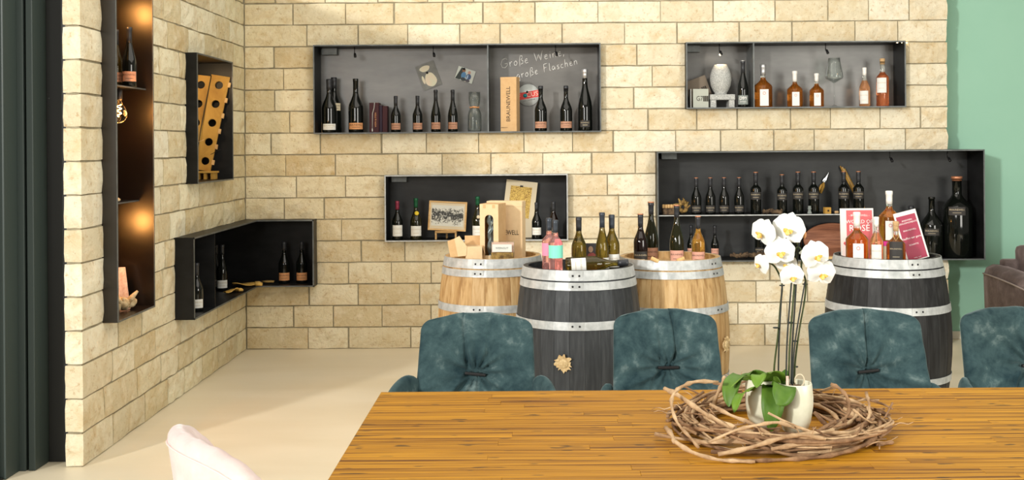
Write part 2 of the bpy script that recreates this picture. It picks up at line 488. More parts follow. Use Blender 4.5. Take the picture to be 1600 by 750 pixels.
backing('mortar_bed', holes_back, XL - 0.35, XR - 0.012, 0, 17 * C, lambda a, b, c, d: box(a, b, YW + 0.009, YB - 0.005, c, d), wall_back, 'mortar')

rowsj = {
 0: [481.5, 544.7, 641.4, 722, 800, 872, 960, 1036, 1118, 1195, 1272.4, 1350, 1418],
 1: [458.5, 520.6, 596.8, 673.8, 760, 835, 905, 990, 1068, 1153, 1230, 1312, 1392],
 2: [482.8, 559.2, 655.7, 735, 812, 880, 968, 1040, 1108, 1181.5, 1262, 1340, 1430],
 3: [544.2, 611.4, 673.8, 752, 840, 915, 985, 1062, 1128, 1203, 1290, 1365, 1440],
 4: [564.2, 632.7, 712, 790, 862, 945],
 5: [533.4, 967],
 6: [444.4, 506.6, 966.8],
 7: [463.5, 540, 949],
 8: [446.4, 523.6, 621, 690.8, 766.7, 848.2, 924.7, 993],
 9: [423, 500, 596, 665.7, 748, 819, 894.6, 958.5, 1056, 1126.4, 1209.5, 1273, 1350.6, 1415],
 10: [452.7, 1012.6, 1088.8, 1152, 1235.3, 1297.5, 1375, 1438.8],
 11: [429, 990], 12: [443, 1019.4], 13: [427.6, 995.6],
 14: [479, 559.7, 637, 718, 781, 878.3, 976, 1057.7, 1155, 1237.8, 1336.3, 1402.8],
 15: [457.7, 540, 615.6, 691.6, 754.7, 836, 934.4, 1032, 1113.8, 1211, 1293.7, 1357.4, 1420.8],
 16: [430, 507.8, 590.5, 668, 740, 811, 905, 990, 1070, 1160, 1245, 1330, 1395],
}
for r in range(17):
    ym = 546.5 - 33.77 * (r + 0.5)
    cuts = [XL] + [X_(p, ym, YW) for p in rowsj[r]] + [XR]
    z0, z1 = r * C, (r + 1) * C
    zm = (z0 + z1) / 2
    hs = [h for h in holes_back if h[2] < zm < h[3]]
    segs = []
    for a, b in zip(cuts[:-1], cuts[1:]):
        parts = [(a, b)]
        for h in hs:
            np_ = []
            for (p, q) in parts:
                if q <= h[0] or p >= h[1]: np_.append((p, q)); continue
                if p < h[0]: np_.append((p, h[0] + G))
                if q > h[1]: np_.append((h[1] - G, q))
            parts = np_
        segs += parts
    for a, b in segs:
        if b - a < 0.03: continue
        last = b >= XR - 1e-4
        first = a <= XL + 1e-4
        leftness = max(0.0, min(1.0, 1 - ((a + b) / 2 - XL) / 3.2))
        amp = 0.0035 + 0.006 * leftness
        w, h = b - a - 2 * G, C - 2 * G
        if last:
            kk = 4
            plan = [(w * i / kk, 0) for i in range(kk + 1)] + [(w, 0.1), (w, 0.2), (0, 0.2)]
            nr = [(0, -1)] * kk + [(0.7, -0.7), (1, 0), (1, 0)]
            me = stone(plan, h, rs, 0.009, (kk + 3, nr, (0,)))
        else:
            me = flat_stone(w, h, amp)
        o = link('stone', me, M['stone'], wall_back, (a + G, YW, z0 + G))
        t = rs.uniform(0, 1)
        warm = leftness * 0.75
        tint(o, (1.0, 1.0 - 0.06 * warm - 0.02 * t, 1.0 - 0.22 * warm - 0.05 * t))  # yellower to the left: partly stone tone, partly warm ambient light in the colour

# left wall --------------------------------------------------------------
def yl(px, y=400):   # depth along the left wall from a photo x
    return FPX * (-XL) / (CX + 0.0075 * (y - 225) - px)
PT = 0.07            # how far the steel boxes stand proud
T1 = (5.89, 6.47, 0.675, 2.555)
T2 = (7.32, 8.19, 1.355, 2.215)
T3 = (yl(272), YW + 0.4, 0.505, 1.025)
T3 = (7.07, YW + 0.4, 0.505, 1.025)
holes_left = [T1, T2, T3]
wall_left = struct(link('wall_left', None))
backing('mortar_bed', [(h[0], h[1], h[2], h[3]) for h in holes_left], YF + 0.012, YW + 0.012, 0, 17 * C,
        lambda a, b, c, d: box(XL - 0.35 if a > YF + 0.1 else XL - 0.078, XL - 0.009, a, b, c, d), wall_left, 'mortar')
leftj = {
 0: [177.5, 227, 263, 289, 317, 342, 371], 1: [163.6, 215.5, 252.5, 279.4, 302.6, 335, 356],
 2: [176, 210, 243, 283.6, 319, 340.4, 361.6], 3: [185, 222], 4: [163, 255], 5: [163, 259],
 6: [163, 267, 291, 319.4, 350.4, 368], 7: [163, 251.6, 281.6, 312, 336.6, 365], 8: [163, 256, 284], 9: [163, 264],
 10: [163, 252, 282], 11: [163, 265], 12: [163, 249, 281], 13: [163, 263, 295, 320, 346, 365.4],
 14: [163, 256, 283, 309.6, 338, 359], 15: [170, 200, 236, 262, 295, 328, 352.4, 370], 16: [180, 215, 248, 280, 308, 335, 360],
}
for r in range(17):
    z0, z1 = r * C, (r + 1) * C; zm = (z0 + z1) / 2
    cuts = [YF] + [yl(p, 225 + (1.6 - zm) * 260) for p in leftj[r]] + [YW]
    hs = [h for h in holes_left if h[2] < zm < h[3]]
    segs = []
    for a, b in zip(cuts[:-1], cuts[1:]):
        parts = [(a, b)]
        for h in hs:
            np_ = []
            for (p, q) in parts:
                if q <= h[0] or p >= h[1]: np_.append((p, q)); continue
                if p < h[0]: np_.append((p, h[0] + G))
                if q > h[1]: np_.append((h[1] - G, q))
            parts = np_
        segs += parts
    for a, b in segs:
        if b - a < 0.035: continue
        first = a <= YF + 1e-4
        w, h = b - a - 2 * G, C - 2 * G
        near = max(0.0, min(1.0, 1 - ((a + b) / 2 - YF) / 3.2))
        if first:
            # corner stone: rough end face towards the room and rough long face; local x along the wall, -y outwards
            kk = 3
            plan = [(w * (1 - i / kk), 0) for i in range(kk)] + [(0, 0)] + [(0, 0.03), (0, 0.06), (0, 0.088)] + [(w, 0.088)]
            nr = [(0, -1)] * kk + [(-0.3, -0.3)] + [(-1, 0)] * 3
            me = stone(plan, h, rs, 0.006, (kk + 4, nr, (0,)))
        else:
            me = flat_stone(w, h, 0.008, 0.004)
        # local x -> +Y, local -y -> +X
        o = link('stone', me, M['stone'], wall_left, (XL, a + G, z0 + G), (0, 0, PI / 2))
        t = rs.uniform(0, 1)
        tint(o, (1.0, 1.0 - 0.02 * t, 1.0 - 0.08 * t - 0.10 * (1 - near)))  # random tone, plus warmer light near the corner put into the colour

# door frame profiles at the far left ---------------------------------------
door = struct(link('door_1', None))
def fr(name, x0, x1, y0, y1, m='frame', z0=0.0):
    link(name, box(x0, x1, y0, y1, z0, 2.89, 0.002), M[m], door)
fr('cladding_panel', -2.47, XL - 0.092, 5.70, 5.74, 'framedark')
fr('frame_post', -2.503, -2.47, 5.545, 5.74, 'frame')
fr('frame_recess', -2.53, -2.503, 5.60, 5.74, 'framedark')
fr('sliding_rail', -2.60, -2.515, 5.54, 5.72, 'frame')
fr('outer_post', -2.75, -2.547, 5.40, 5.54, 'frame')
fr('outer_fin', -2.90, -2.575, 5.36, 5.40, 'frame')
link('threshold', box(-2.95, -2.56, 5.25, 5.40, 0.0, 0.012, 0.002), M['framedark'], door)
link('screw', lathe([(0.004, 0), (0.003, 0.003)], 8), M['edge'], door, (-2.455, 5.70, 1.85), (PI / 2, 0, 0))

# ------------------------------------------------------------------ steel niches
TT = 0.010
def niche(label, loc, w, h, depth, rotz=0, backm='back', sidem='steel', divs=(), shelves=(), boxat=None, edge='edge'):
    t = thing('wall_niche', label, 'wall niche', loc, (0, 0, rotz))
    e = 0.004
    link('top_panel', box(0, w, 0, depth, h - TT, h), M[sidem], t)
    link('bottom_panel', box(0, w, 0, depth, 0, TT), M[sidem], t)
    link('side_panel', box(0, TT, 0, depth, TT, h - TT), M[sidem], t)
    link('side_panel', box(w - TT, w, 0, depth, TT, h - TT), M[sidem], t)
    link('back_panel', box(TT, w - TT, depth - 0.006, depth, TT, h - TT), M[backm], t)
    # bright ground edge strips on the front
    for a in ((0, w, h - TT, h), (0, w, 0, TT), (0, TT, TT, h - TT), (w - TT, w, TT, h - TT)):
        link('edge_strip', box(a[0], a[1], -e, 0, a[2], a[3]), M[edge], t)
    for d in divs:
        link('divider', box(d - 0.005, d + 0.005, 0.0, depth - 0.006, TT, h - TT), M['edge'], t)
    for (x0, x1, z, y0) in shelves:
        link('shelf', box(x0, x1, y0, depth - 0.006, z - 0.008, z), M['steel'], t)
        link('edge_strip', box(x0, x1, y0 - 0.003, y0, z - 0.008, z), M['hoop' if depth < 0.34 else 'edge'], t)
    if boxat:
        link('junction_box', box(boxat[0], boxat[0] + 0.12, 0.2, 0.3, h - TT - 0.05, h - TT), M['edge'], t)
    return t
F1 = 8.74
niche('long black steel wall niche with chalk writing on its back', (N1[0], F1, N1[2]), N1[1] - N1[0], N1[3] - N1[2], 0.28, divs=(X_(762.5, 140, F1) - N1[0],), boxat=(0.03, 0))
niche('upper right steel wall niche holding amber bottles and a wine glass', (N2[0], F1, N2[2]), N2[1] - N2[0], N2[3] - N2[2], 0.28, divs=(X_(1178, 140, F1) - N2[0],), boxat=(0.02, 0))
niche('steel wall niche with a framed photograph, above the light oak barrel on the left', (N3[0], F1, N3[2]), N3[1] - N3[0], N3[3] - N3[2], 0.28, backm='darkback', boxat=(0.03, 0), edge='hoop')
F5 = 8.69
SH = Z_(1100, 336, F5) - N5[2]
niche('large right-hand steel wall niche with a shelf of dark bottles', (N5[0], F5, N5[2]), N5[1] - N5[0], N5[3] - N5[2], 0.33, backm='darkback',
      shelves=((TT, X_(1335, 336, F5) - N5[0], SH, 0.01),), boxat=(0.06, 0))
niche('tall narrow steel wall niche in the left stone wall', (XL + PT, T1[0], T1[2]), T1[1] - T1[0], T1[3] - T1[2], 0.38, PI / 2, 'rust', 'rust',
      shelves=((TT, T1[1] - T1[0] - TT, 1.935 - T1[2], 0.04), (TT, T1[1] - T1[0] - TT, 1.295 - T1[2], 0.085)))
niche('square steel wall niche holding a perforated wooden riddling rack', (XL + PT, T2[0], T2[2]), T2[1] - T2[0], T2[3] - T2[2], 0.36, PI / 2, 'steel', 'steel')
# the niche that wraps the corner
cn = thing('corner_niche', 'L-shaped black steel niche wrapping round the corner of both stone walls', 'wall niche', (0, 0, 0))
xf, yf_, xb, yb = -2.14, 8.69, -2.56, 9.02
ya, xr, z0, z1 = 7.07, NC[1], NC[2], NC[3]
Lp = [(xf, ya), (xf, yf_), (xr, yf_), (xr, yb), (xb, yb), (xb, ya)]
link('top_panel', slab(Lp, z1 - TT, z1), M['steel'], cn)
link('bottom_panel', slab(Lp, z0, z0 + TT), M['steel'], cn)
link('side_panel', box(xb, xf, ya, ya + TT, z0 + TT, z1 - TT), M['steel'], cn)
link('side_panel', box(xr - TT, xr, yf_, yb, z0 + TT, z1 - TT), M['steel'], cn)
link('back_panel', box(xb, xb + 0.006, ya + TT, yb, z0 + TT, z1 - TT), M['steel'], cn)
link('back_panel', box(xb + 0.006, xr - TT, yb - 0.006, yb, z0 + TT, z1 - TT), M['steel'], cn)
link('divider', box(xb, xf, 7.54, 7.548, z0 + TT, z1 - TT), M['steel'], cn)
for zz in (z0, z1 - TT):
    link('edge_strip', box(xf, xf + 0.004, ya, yf_, zz, zz + TT), M['edge'], cn)
    link('edge_strip', box(xf, xr, yf_ - 0.004, yf_, zz, zz + TT), M['edge'], cn)
link('edge_strip', box(xf, xf + 0.004, ya, ya + TT, z0, z1), M['edge'], cn)
link('edge_strip', box(xr - TT, xr, yf_ - 0.004, yf_, z0, z1), M['edge'], cn)

# ------------------------------------------------------------------ bottles
def curve(p0, p1, n, e0=0.0, e1=0.0):
    """smooth radius change between two profile points"""
    out = []
    for i in range(1, n + 1):
        t = i / n; s = t * t * (3 - 2 * t)
        out.append((p0[0] + (p1[0] - p0[0]) * s, p0[1] + (p1[1] - p0[1]) * t))
    return out
def prof(R, zs, zn, r, h, lip=0.0155):
    p = [(R * 0.55, 0.006), (R * 0.7, 0.0), (R * 0.94, 0.001), (R, 0.007), (R, zs * 0.5), (R, zs)]
    p += curve((R, zs), (r, zn), 9)
    p += [(r, h - 0.018), (lip, h - 0.017), (lip, h - 0.002), (lip * 0.9, h)]
    return p
# style: profile, height, label radius
ST = {
 'burgundy': (prof(0.041, 0.135, 0.225, 0.0145, 0.30), 0.30, 0.041),
 'bordeaux': (prof(0.0385, 0.178, 0.218, 0.0145, 0.30), 0.30, 0.0385),
 'flute': (prof(0.0385, 0.12, 0.262, 0.0135, 0.33), 0.33, 0.0385),
 'small': (prof(0.031, 0.11, 0.185, 0.012, 0.26, 0.0135), 0.26, 0.031),
 'flask': (prof(0.052, 0.115, 0.165, 0.0145, 0.245, 0.0165), 0.245, 0.052),
 'champagne': (prof(0.043, 0.13, 0.235, 0.0145, 0.31, 0.0165), 0.31, 0.043),
 'giant': (prof(0.115, 0.38, 0.50, 0.036, 0.635, 0.042), 0.635, 0.115),
 'big': (prof(0.085, 0.245, 0.37, 0.022, 0.47, 0.026), 0.47, 0.085),
}
_bm = {}
def cached(key, fn):
    if key not in _bm: _bm[key] = fn()
    return _bm[key]
def copy_for(me, m, key):
    return cached(('c', key, m), lambda: me.copy())
TEXTS = {'lab_dark': ('BRAUNEWELL', 'goldink'), 'lab_copper': ('BRAUNEWELL', 'ink'), 'lab_rosy': ('BRAUNEWELL', 'ink'), 'lab_orange': ('BRAUNEWELL', 'ink'),
         'lab_white': ('BRAUNEWELL', 'goldink'), 'lab_grey': ('D99', 'whiteink'), 'lab_cream': ('BRAUNEWELL', 'ink')}
def bottle(label, style, X, Y, Z, h=None, glass='glassdark', cap='cap_dark', capl=0.26, lab=None, rotz=None, group=None, rot=None, tagged=False, capmark=None, name='wine_bottle', labturn=0.0, cat='wine bottle'):
    p, h0, R = ST[style]
    s = (h or h0) / h0
    if rotz is None: rotz = math.atan2(-X, Y) * -1.0 if False else -math.atan2(X, Y)
    t = thing(name, label, cat, (X, Y, Z), rot or (0, 0, rotz), group, s)
    k = (style, glass)
    link('glass_body', cached(('b',) + k, lambda: lathe(p, 24)), M[glass], t)
    r = p[-4][0]; lip = p[-3][0]
    if cap:
        zc = h0 - capl * h0
        # radius of the bottle at zc
        rr = r
        for (r1, z1_), (r2, z2_) in zip(p[:-1], p[1:]):
            if z1_ <= zc <= z2_: rr = r1 + (r2 - r1) * ((zc - z1_) / max(1e-6, z2_ - z1_))
        cp = [(rr + 0.0007, zc), (r + 0.0009, max(zc + 0.02, h0 - 0.05)), (r + 0.0012, h0 - 0.02), (lip + 0.0008, h0 - 0.017), (lip + 0.0008, h0 - 0.001), (lip * 0.85, h0 + 0.0012)]
        link('capsule', cached(('cap', style, cap, capl), lambda: lathe(cp, 20)), M[cap], t)
        if capmark:
            link('seal_disc', cached(('sd', style, capmark), lambda: lathe([(lip + 0.002, h0 - 0.003), (lip + 0.002, h0 + 0.003)], 20)), M[capmark], t)
    if lab:
        # lab = (material, z0, z1, half angle in degrees, text size)
        lm, a0, a1, ha = lab[:4]
        b = link('paper_label', cached(('l', style, lm, a0, a1, ha), lambda: sector(R + 0.0003, a0, a1, -math.radians(ha), math.radians(ha), 10)), M[lm], t, rot=(0, 0, labturn))
        tx = TEXTS.get(lm)
        if tx:
            ts = 2 * R * math.radians(ha) * (0.145 if len(tx[0]) > 4 else 0.4)
            tk = (tx[0], ts, R)
            base = text_mesh(tx[0], ts, 1.0, R + 0.0013)
            me = cached(('t', tk, tx[1]), lambda: base.copy())
            link('lettering', me, M[tx[1]], b, (0, 0, a0 + (a1 - a0) * 0.66))
            me2 = cached(('tl', tk, tx[1]), lambda: sector(R + 0.0009, 0, 0.0022, -math.radians(ha * 0.5), math.radians(ha * 0.5), 6, 0.0003))
            link('printed_line', me2, M[tx[1]], b, (0, 0, a0 + (a1 - a0) * 0.28))
    if tagged:
        # hanging white tag on a gold string
        tw, th = 0.048, 0.094
        ztop = p[5][1] * 0.98 - 0.012
        tg = link('hang_tag', cached(('tag',), lambda: box(-tw / 2, tw / 2, -0.001, 0.0, -th, 0)), M['lab_white'], t, (0.006, -R - 0.003, ztop), (-0.03, 0, 0))
        link('string', cached(('str', style), lambda: tube([(0.014, 0, 0.0 + p[14][1] - ztop), (0.012, -R * 0.55, 0.018), (0.002, -R - 0.001, -0.006), (-0.009, -R * 0.55, 0.018), (-0.014, 0, p[14][1] - ztop)], 0.0012, 5)), M['string'], t, (0, 0, ztop))
        link('round_stamp', cached(('ring',), lambda: tube([(0.0075 * math.cos(a), -0.0012, 0.0075 * math.sin(a)) for a in [i * PI / 8 for i in range(17)]], 0.0012, 4)), M['redink'], tg, (0, 0, -0.022))
    return t

# ------------------------------------------------------------------ things in the long niche
FZ1 = N1[2] + TT
def b1(label, style, px, Y, Z, h, **kw):
    return bottle(label, style, X_(px, 225 + (HCAM - Z - h * 0.4) * FPX / Y, Y), Y, Z, h, **kw)
LABC = ('lab_copper', 0.022, 0.075, 62)
LABO = ('lab_orange', 0.022, 0.078, 62)
LABW = ('lab_white', 0.022, 0.078, 60)
LABD = ('lab_dark', 0.018, 0.072, 62)
LABDU = ('lab_dark', 0.105, 0.158, 66)
b1('white-labelled dark magnum at the far left of the long niche', 'burgundy', 514.5, 8.80, FZ1, 0.42, lab=('lab_white', 0.016, 0.050, 55), capl=0.2)
b1('tall dark bottle with a small yellow label behind the white-labelled magnum', 'burgundy', 522, 8.91, FZ1, 0.44, lab=('lab_cream', 0.12, 0.16, 40), capl=0.2, labturn=0.25)
c = thing('gift_carton', 'small kraft carton behind the white-labelled magnum in the long niche', 'box', (X_(520, 180, 8.95), 8.95, FZ1))
link('carton_body', box(-0.085, 0.055, -0.03, 0.03, 0, 0.082, 0.001), M['card'], c)
link('lid_flap', box(-0.085, 0.055, -0.032, -0.03, 0.062, 0.084), M['card'], c)
b1('large dark magnum with an orange label, left of the dark red books', 'burgundy', 556, 8.83, FZ1, 0.425, lab=('lab_orange', 0.018, 0.054, 62), cap=None)
def book(label, x0, x1, z, h, Y0, Y1, m, name='book'):
    t = thing(name, label, 'book', ((x0 + x1) / 2, Y0, z))
    w = x1 - x0
    link('cover', box(-w / 2, w / 2, 0, Y1 - Y0, 0, h, 0.002), m, t)
    link('pages', box(-w / 2 + 0.004, w / 2 - 0.004, 0.01, Y1 - Y0 - 0.003, h - 0.004, h + 0.0008), M['lab_cream'], t)
    return t
M['bookred'] = mat('dark_red_cloth', (0.045, 0.008, 0.012), 0.6)
M['bookpurple'] = mat('purple_cloth', (0.022, 0.010, 0.025), 0.6)
bk = book('tall dark red wine book with orange lettering on its front', X_(577, 180, 8.82), X_(592, 180, 8.82), FZ1, 0.235, 8.82, 8.93, M['bookred'])
link('lettering', text_mesh('WEIN & STEIN', 0.018), M['lab_orange'], bk, (0.012, -0.001, 0.10), (0, -PI / 2, 0))
link('ribbon', tube([(-0.03 + 0.035, -0.003, 0.236), (0.0, -0.004, 0.19), (-0.012, -0.004, 0.15), (-0.014, -0.004, 0.03)], 0.0022, 5), M['lab_white'], bk)
link('ribbon_end', box(-0.018, -0.010, -0.008, -0.002, 0.008, 0.03, 0.001), M['lab_white'], bk)
book('dark purple slim book squeezed between the two red books', X_(592.3, 180, 8.82), X_(597, 180, 8.82), FZ1, 0.215, 8.83, 8.93, M['bookpurple'])
book('lower dark red book, rightmost of the book row', X_(597.3, 180, 8.82), X_(605, 180, 8.82), FZ1, 0.208, 8.83, 8.93, M['bookred'])
for px, st, h, lb in ((618.5, 'burgundy', 0.285, 'copper-labelled dark bottle just right of the red books'), (652.5, 'burgundy', 0.285, 'copper-labelled dark bottle, second right of the red books'),
                  (681, 'flute', 0.33, 'tall slender copper-labelled bottle below the cream-shape postcard'), (707.5, 'flute', 0.33, 'tall slender copper-labelled bottle next to the glass carafe')):
    b1(lb, st, px, 8.80, FZ1, h, lab=LABC, group='copper-labelled bottles in the long niche')
# carafe
cf = thing('glass_carafe', 'clear double-bellied glass carafe tied with an orange cord', 'carafe', (X_(741.5, 180, 8.80), 8.80, FZ1))
cfp = [(0.03, 0.0), (0.052, 0.002), (0.055, 0.02), (0.054, 0.13), (0.045, 0.165), (0.030, 0.185), (0.029, 0.195), (0.042, 0.22), (0.046, 0.25), (0.046, 0.312)]
link('glass_body', lathe(cfp + [(r - 0.0022, max(z, 0.006)) for r, z in reversed(cfp[1:])], 28), M['clear'], cf)
link('cord', tube([(0.036 * math.cos(a), 0.036 * math.sin(a), 0.192 + 0.004 * math.sin(3 * a)) for a in [i * PI / 8 for i in range(17)]], 0.004, 6), M['lab_orange'], cf)
link('cord_knot', lathe([(0.003, 0), (0.007, 0.003), (0.006, 0.009), (0.002, 0.012)], 8), M['lab_orange'], cf, (0.0, -0.04, 0.186))
# postcards on the back panel
def flat_poly(pts, y0, y1): return prism(pts, y0, y1)
def postcard(label, px, py, w, h, ang, m, Y=9.008):
    x, z = at(px, py, Y)
    t = thing('postcard', label, 'postcard', (x, Y, z), (0, ang, 0))
    link('card_sheet', box(-w / 2, w / 2, -0.004, 0, -h / 2, h / 2), m, t)
    return t
M['greyphoto'] = noisy('grey_photo_paper', (0.12, 0.125, 0.115), (0.20, 0.205, 0.19), 9, 0.4)
M['creamshape'] = noisy('cream_print', (0.62, 0.64, 0.48), (0.72, 0.60, 0.46), 14, 0.45)
pc = postcard('grey postcard with a pale rounded figure, pinned to the long niche', 670, 118, 0.155, 0.205, -0.36, M['greyphoto'])
def blob(cx, cz, rx, rz, n=18, wob=0.0, y=-0.0055):
    return prism([(cx + rx * math.cos(a) * (1 + wob * math.sin(3 * a)), cz + rz * math.sin(a)) for a in [2 * PI * i / n for i in range(n)]], y, -0.004)
link('printed_head', blob(-0.012, 0.062, 0.042, 0.024, wob=0.1), M['creamshape'], pc)
link('printed_body', blob(0.004, -0.035, 0.046, 0.058, wob=-0.08), M['creamshape'], pc)
link('printed_arm', blob(-0.052, -0.02, 0.010, 0.034), M['creamshape'], pc)
link('magnet', lathe([(0.009, 0), (0.009, 0.006)], 14), M['black'], pc, (-0.004, -0.004, 0.024), (PI / 2, 0, 0))
pc = postcard('small photo card of two people in blue, pinned to the long niche', 727, 117, 0.145, 0.105, 0.33, mat('pale_photo_paper', (0.55, 0.60, 0.56), 0.4))
link('printed_shadow', prism([(-0.07, -0.05), (-0.03, -0.05), (-0.012, 0.045), (-0.045, 0.05)], -0.0050, -0.004), mat('photo_dark', (0.01, 0.02, 0.015), 0.4), pc)
for k, (cx, cz, rx, rz, col) in enumerate(((-0.02, 0.030, 0.014, 0.016, (0.25, 0.12, 0.06)), (0.026, 0.026, 0.012, 0.014, (0.55, 0.30, 0.24)), (-0.012, -0.006, 0.020, 0.026, (0.08, 0.22, 0.42)),
                                          (0.030, -0.008, 0.021, 0.024, (0.05, 0.09, 0.20)), (-0.005, -0.038, 0.024, 0.014, (0.03, 0.04, 0.05)), (0.030, -0.040, 0.020, 0.012, (0.07, 0.07, 0.09)), (0.022, -0.012, 0.006, 0.020, (0.35, 0.50, 0.70)))):
    link('printed_figure', blob(cx, cz, rx, rz, 12, y=-0.0056 - 0.0002 * k), mat('photo_ink', col, 0.5), pc)
link('magnet', lathe([(0.009, 0), (0.009, 0.006)], 14), M['black'], pc, (-0.022, -0.006, 0.042), (PI / 2, 0, 0))

# tall kraft box with vertical lettering
x0, x1 = X_(776, 160, 8.78), X_(808, 160, 8.78)
gb = thing('bottle_gift_box', 'tall kraft bottle box with vertical black lettering, standing in the long niche', 'box', ((x0 + x1) / 2, 8.80, FZ1), (0, 0, 0.33))
link('box_body', box(-0.066, 0.066, -0.0, 0.085, 0, 0.425, 0.0015), M['card'], gb, (0.0, 0, 0))
link('lid', box(-0.067, 0.067, -0.001, 0.086, 0.405, 0.428, 0.0015), M['card'], gb)
gb.rotation_euler = (0, 0, -0.30); gb.location.x += 0.012
link('lettering', text_mesh('BRAUNEWELL', 0.046, 0.95), M['ink'], gb, (0.0, -0.0016, 0.215), (0, -PI / 2, 0))
link('small_print', text_mesh('WEINGUT', 0.012), M['ink'], gb, (-0.035, -0.0016, 0.03))
# round sign
fs = thing('round_sign', 'round silver-white sign with a slanting red band, behind the wine bottles', 'sign', (X_(825.5, 148.5, 9.0), 9.006, Z_(825.5, 148.5, 9.0)), (0, -0.17, 0))
link('disc', lathe([(0.088, 0), (0.088, 0.004)], 40), noisy('silver_print', (0.60, 0.64, 0.62), (0.78, 0.80, 0.78), 5, 0.3, 0.2), fs, (0, 0, 0), (PI / 2, 0, 0))
def chord(z): return math.sqrt(max(0, 0.0875 ** 2 - z * z))
band = [(chord(z), z) for z in [-0.028 + 0.056 * i / 6 for i in range(7)]]
link('red_band', prism(band + [(-x, z) for x, z in reversed(band)], -0.0048, -0.004), mat('red_print', (0.62, 0.06, 0.05), 0.4), fs)
link('lettering', text_mesh('F   CUS', 0.052, 1.0), mat('dark_red_letters', (0.85, 0.55, 0.45), 0.4), fs, (-0.002, -0.0054, 0))
link('globe', lathe([(0.0165, 0), (0.0165, 0.001)], 20), mat('teal_globe', (0.01, 0.22, 0.25), 0.3), fs, (-0.026, -0.005, 0.0), (PI / 2, 0, 0))
link('small_lettering', text_mesh('WEIN-TESTSIEGER', 0.012, 1.0), M['ink'], fs, (0.0, -0.0046, -0.042))
link('magnet', lathe([(0.009, 0), (0.009, 0.006)], 14), M['black'], fs, (-0.005, -0.0048, 0.026), (PI / 2, 0, 0))
# chalk handwriting
GL = {
 'G': (0.8, [[(0.75, 0.8), (0.55, 1.0), (0.2, 0.9), (0.02, 0.45), (0.15, 0.05), (0.45, -0.02), (0.7, 0.2), (0.72, 0.42), (0.42, 0.40)]]),
 'r': (0.35, [[(0.05, 0.5), (0.08, 0.0)], [(0.08, 0.3), (0.2, 0.48), (0.34, 0.46)]]),
 'o': (0.42, [[(0.2, 0.48), (0.03, 0.3), (0.08, 0.04), (0.25, 0.0), (0.38, 0.22), (0.3, 0.44), (0.2, 0.48)]]),
 'ß': (0.5, [[(0.08, -0.2), (0.1, 0.5), (0.2, 0.92), (0.4, 0.9), (0.42, 0.65), (0.22, 0.5), (0.45, 0.36), (0.46, 0.1), (0.2, 0.0)]]),
 'e': (0.42, [[(0.04, 0.24), (0.32, 0.3), (0.28, 0.48), (0.1, 0.42), (0.04, 0.18), (0.15, 0.0), (0.38, 0.06)]]),
 'W': (0.95, [[(0.0, 0.95), (0.22, 0.0), (0.48, 0.7), (0.66, 0.0), (0.92, 1.0)]]),
 'i': (0.2, [[(0.08, 0.48), (0.1, 0.0)], [(0.1, 0.65), (0.11, 0.68)]]),
 'n': (0.46, [[(0.04, 0.48), (0.06, 0.0)], [(0.06, 0.3), (0.2, 0.5), (0.34, 0.42), (0.38, 0.0)]]),
 ',': (0.2, [[(0.1, 0.08), (0.04, -0.14)]]),
 'g': (0.46, [[(0.36, 0.44), (0.18, 0.5), (0.04, 0.26), (0.14, 0.02), (0.34, 0.14), (0.38, 0.48), (0.36, -0.3), (0.16, -0.42), (0.04, -0.28)]]),
 'F': (0.55, [[(0.1, 0.95), (0.08, 0.0)], [(0.1, 0.95), (0.55, 0.98)], [(0.1, 0.5), (0.42, 0.54)]]),
 'l': (0.22, [[(0.1, 0.95), (0.08, 0.1), (0.18, 0.0)]]),
 'a': (0.46, [[(0.34, 0.44), (0.14, 0.48), (0.03, 0.2), (0.14, 0.0), (0.34, 0.2), (0.36, 0.46), (0.38, 0.0)]]),
 's': (0.36, [[(0.3, 0.46), (0.1, 0.44), (0.08, 0.3), (0.28, 0.18), (0.24, 0.0), (0.04, 0.04)]]),
 'c': (0.36, [[(0.32, 0.44), (0.1, 0.44), (0.03, 0.2), (0.12, 0.0), (0.32, 0.05)]]),
 'h': (0.46, [[(0.08, 0.95), (0.06, 0.0)], [(0.06, 0.28), (0.2, 0.5), (0.34, 0.4), (0.36, 0.0)]]),
 ' ': (0.4, []),
}
cw = thing('chalk_writing', 'white chalk handwriting about big wines on the dark back of the long niche', 'writing', (X_(783, 107, 9.012), 9.0125, Z_(783, 107, 9.012)))
def chalk(txt, ox, oz, size, ang):
    x = 0
    for ch in txt:
        w, strokes = GL[ch]
        for s in strokes:
            pts = []
            for (a, b) in s:
                px_ = (x + a + 0.12 * b) * size; pz_ = b * size
                pts.append((ox + px_ * math.cos(ang) - pz_ * math.sin(ang), -0.001, oz + px_ * math.sin(ang) + pz_ * math.cos(ang)))
            q = []
            for i in range(len(pts) - 1):
                q += [Vector(pts[i]).lerp(Vector(pts[i + 1]), t) for t in (0, 0.5)]
            q.append(Vector(pts[-1]))
            link('chalk_stroke', tube(q, 0.0028, 4), M['chalk'], cw)
        x += w + 0.14
chalk('Große Weine,', 0.0, 0.0, 0.074, 0.20)
chalk('große Flaschen', 0.125, -0.085, 0.066, 0.23)
b1('copper-labelled magnum with a red seal in front of the round sign', 'burgundy', 845, 8.80, FZ1, 0.355, lab=('lab_copper', 0.020, 0.063, 64), capl=0.12)
b1('copper-labelled magnum between the round sign and the tall silver-capped bottle', 'burgundy', 884.5, 8.80, FZ1, 0.355, lab=('lab_copper', 0.020, 0.063, 62), capl=0.12)
b1('tall slim black bottle with a long silver capsule', 'flute', 914, 8.80, FZ1, 0.485, lab=('lab_dark', 0.02, 0.055, 40), cap='cap_silver', capl=0.15)

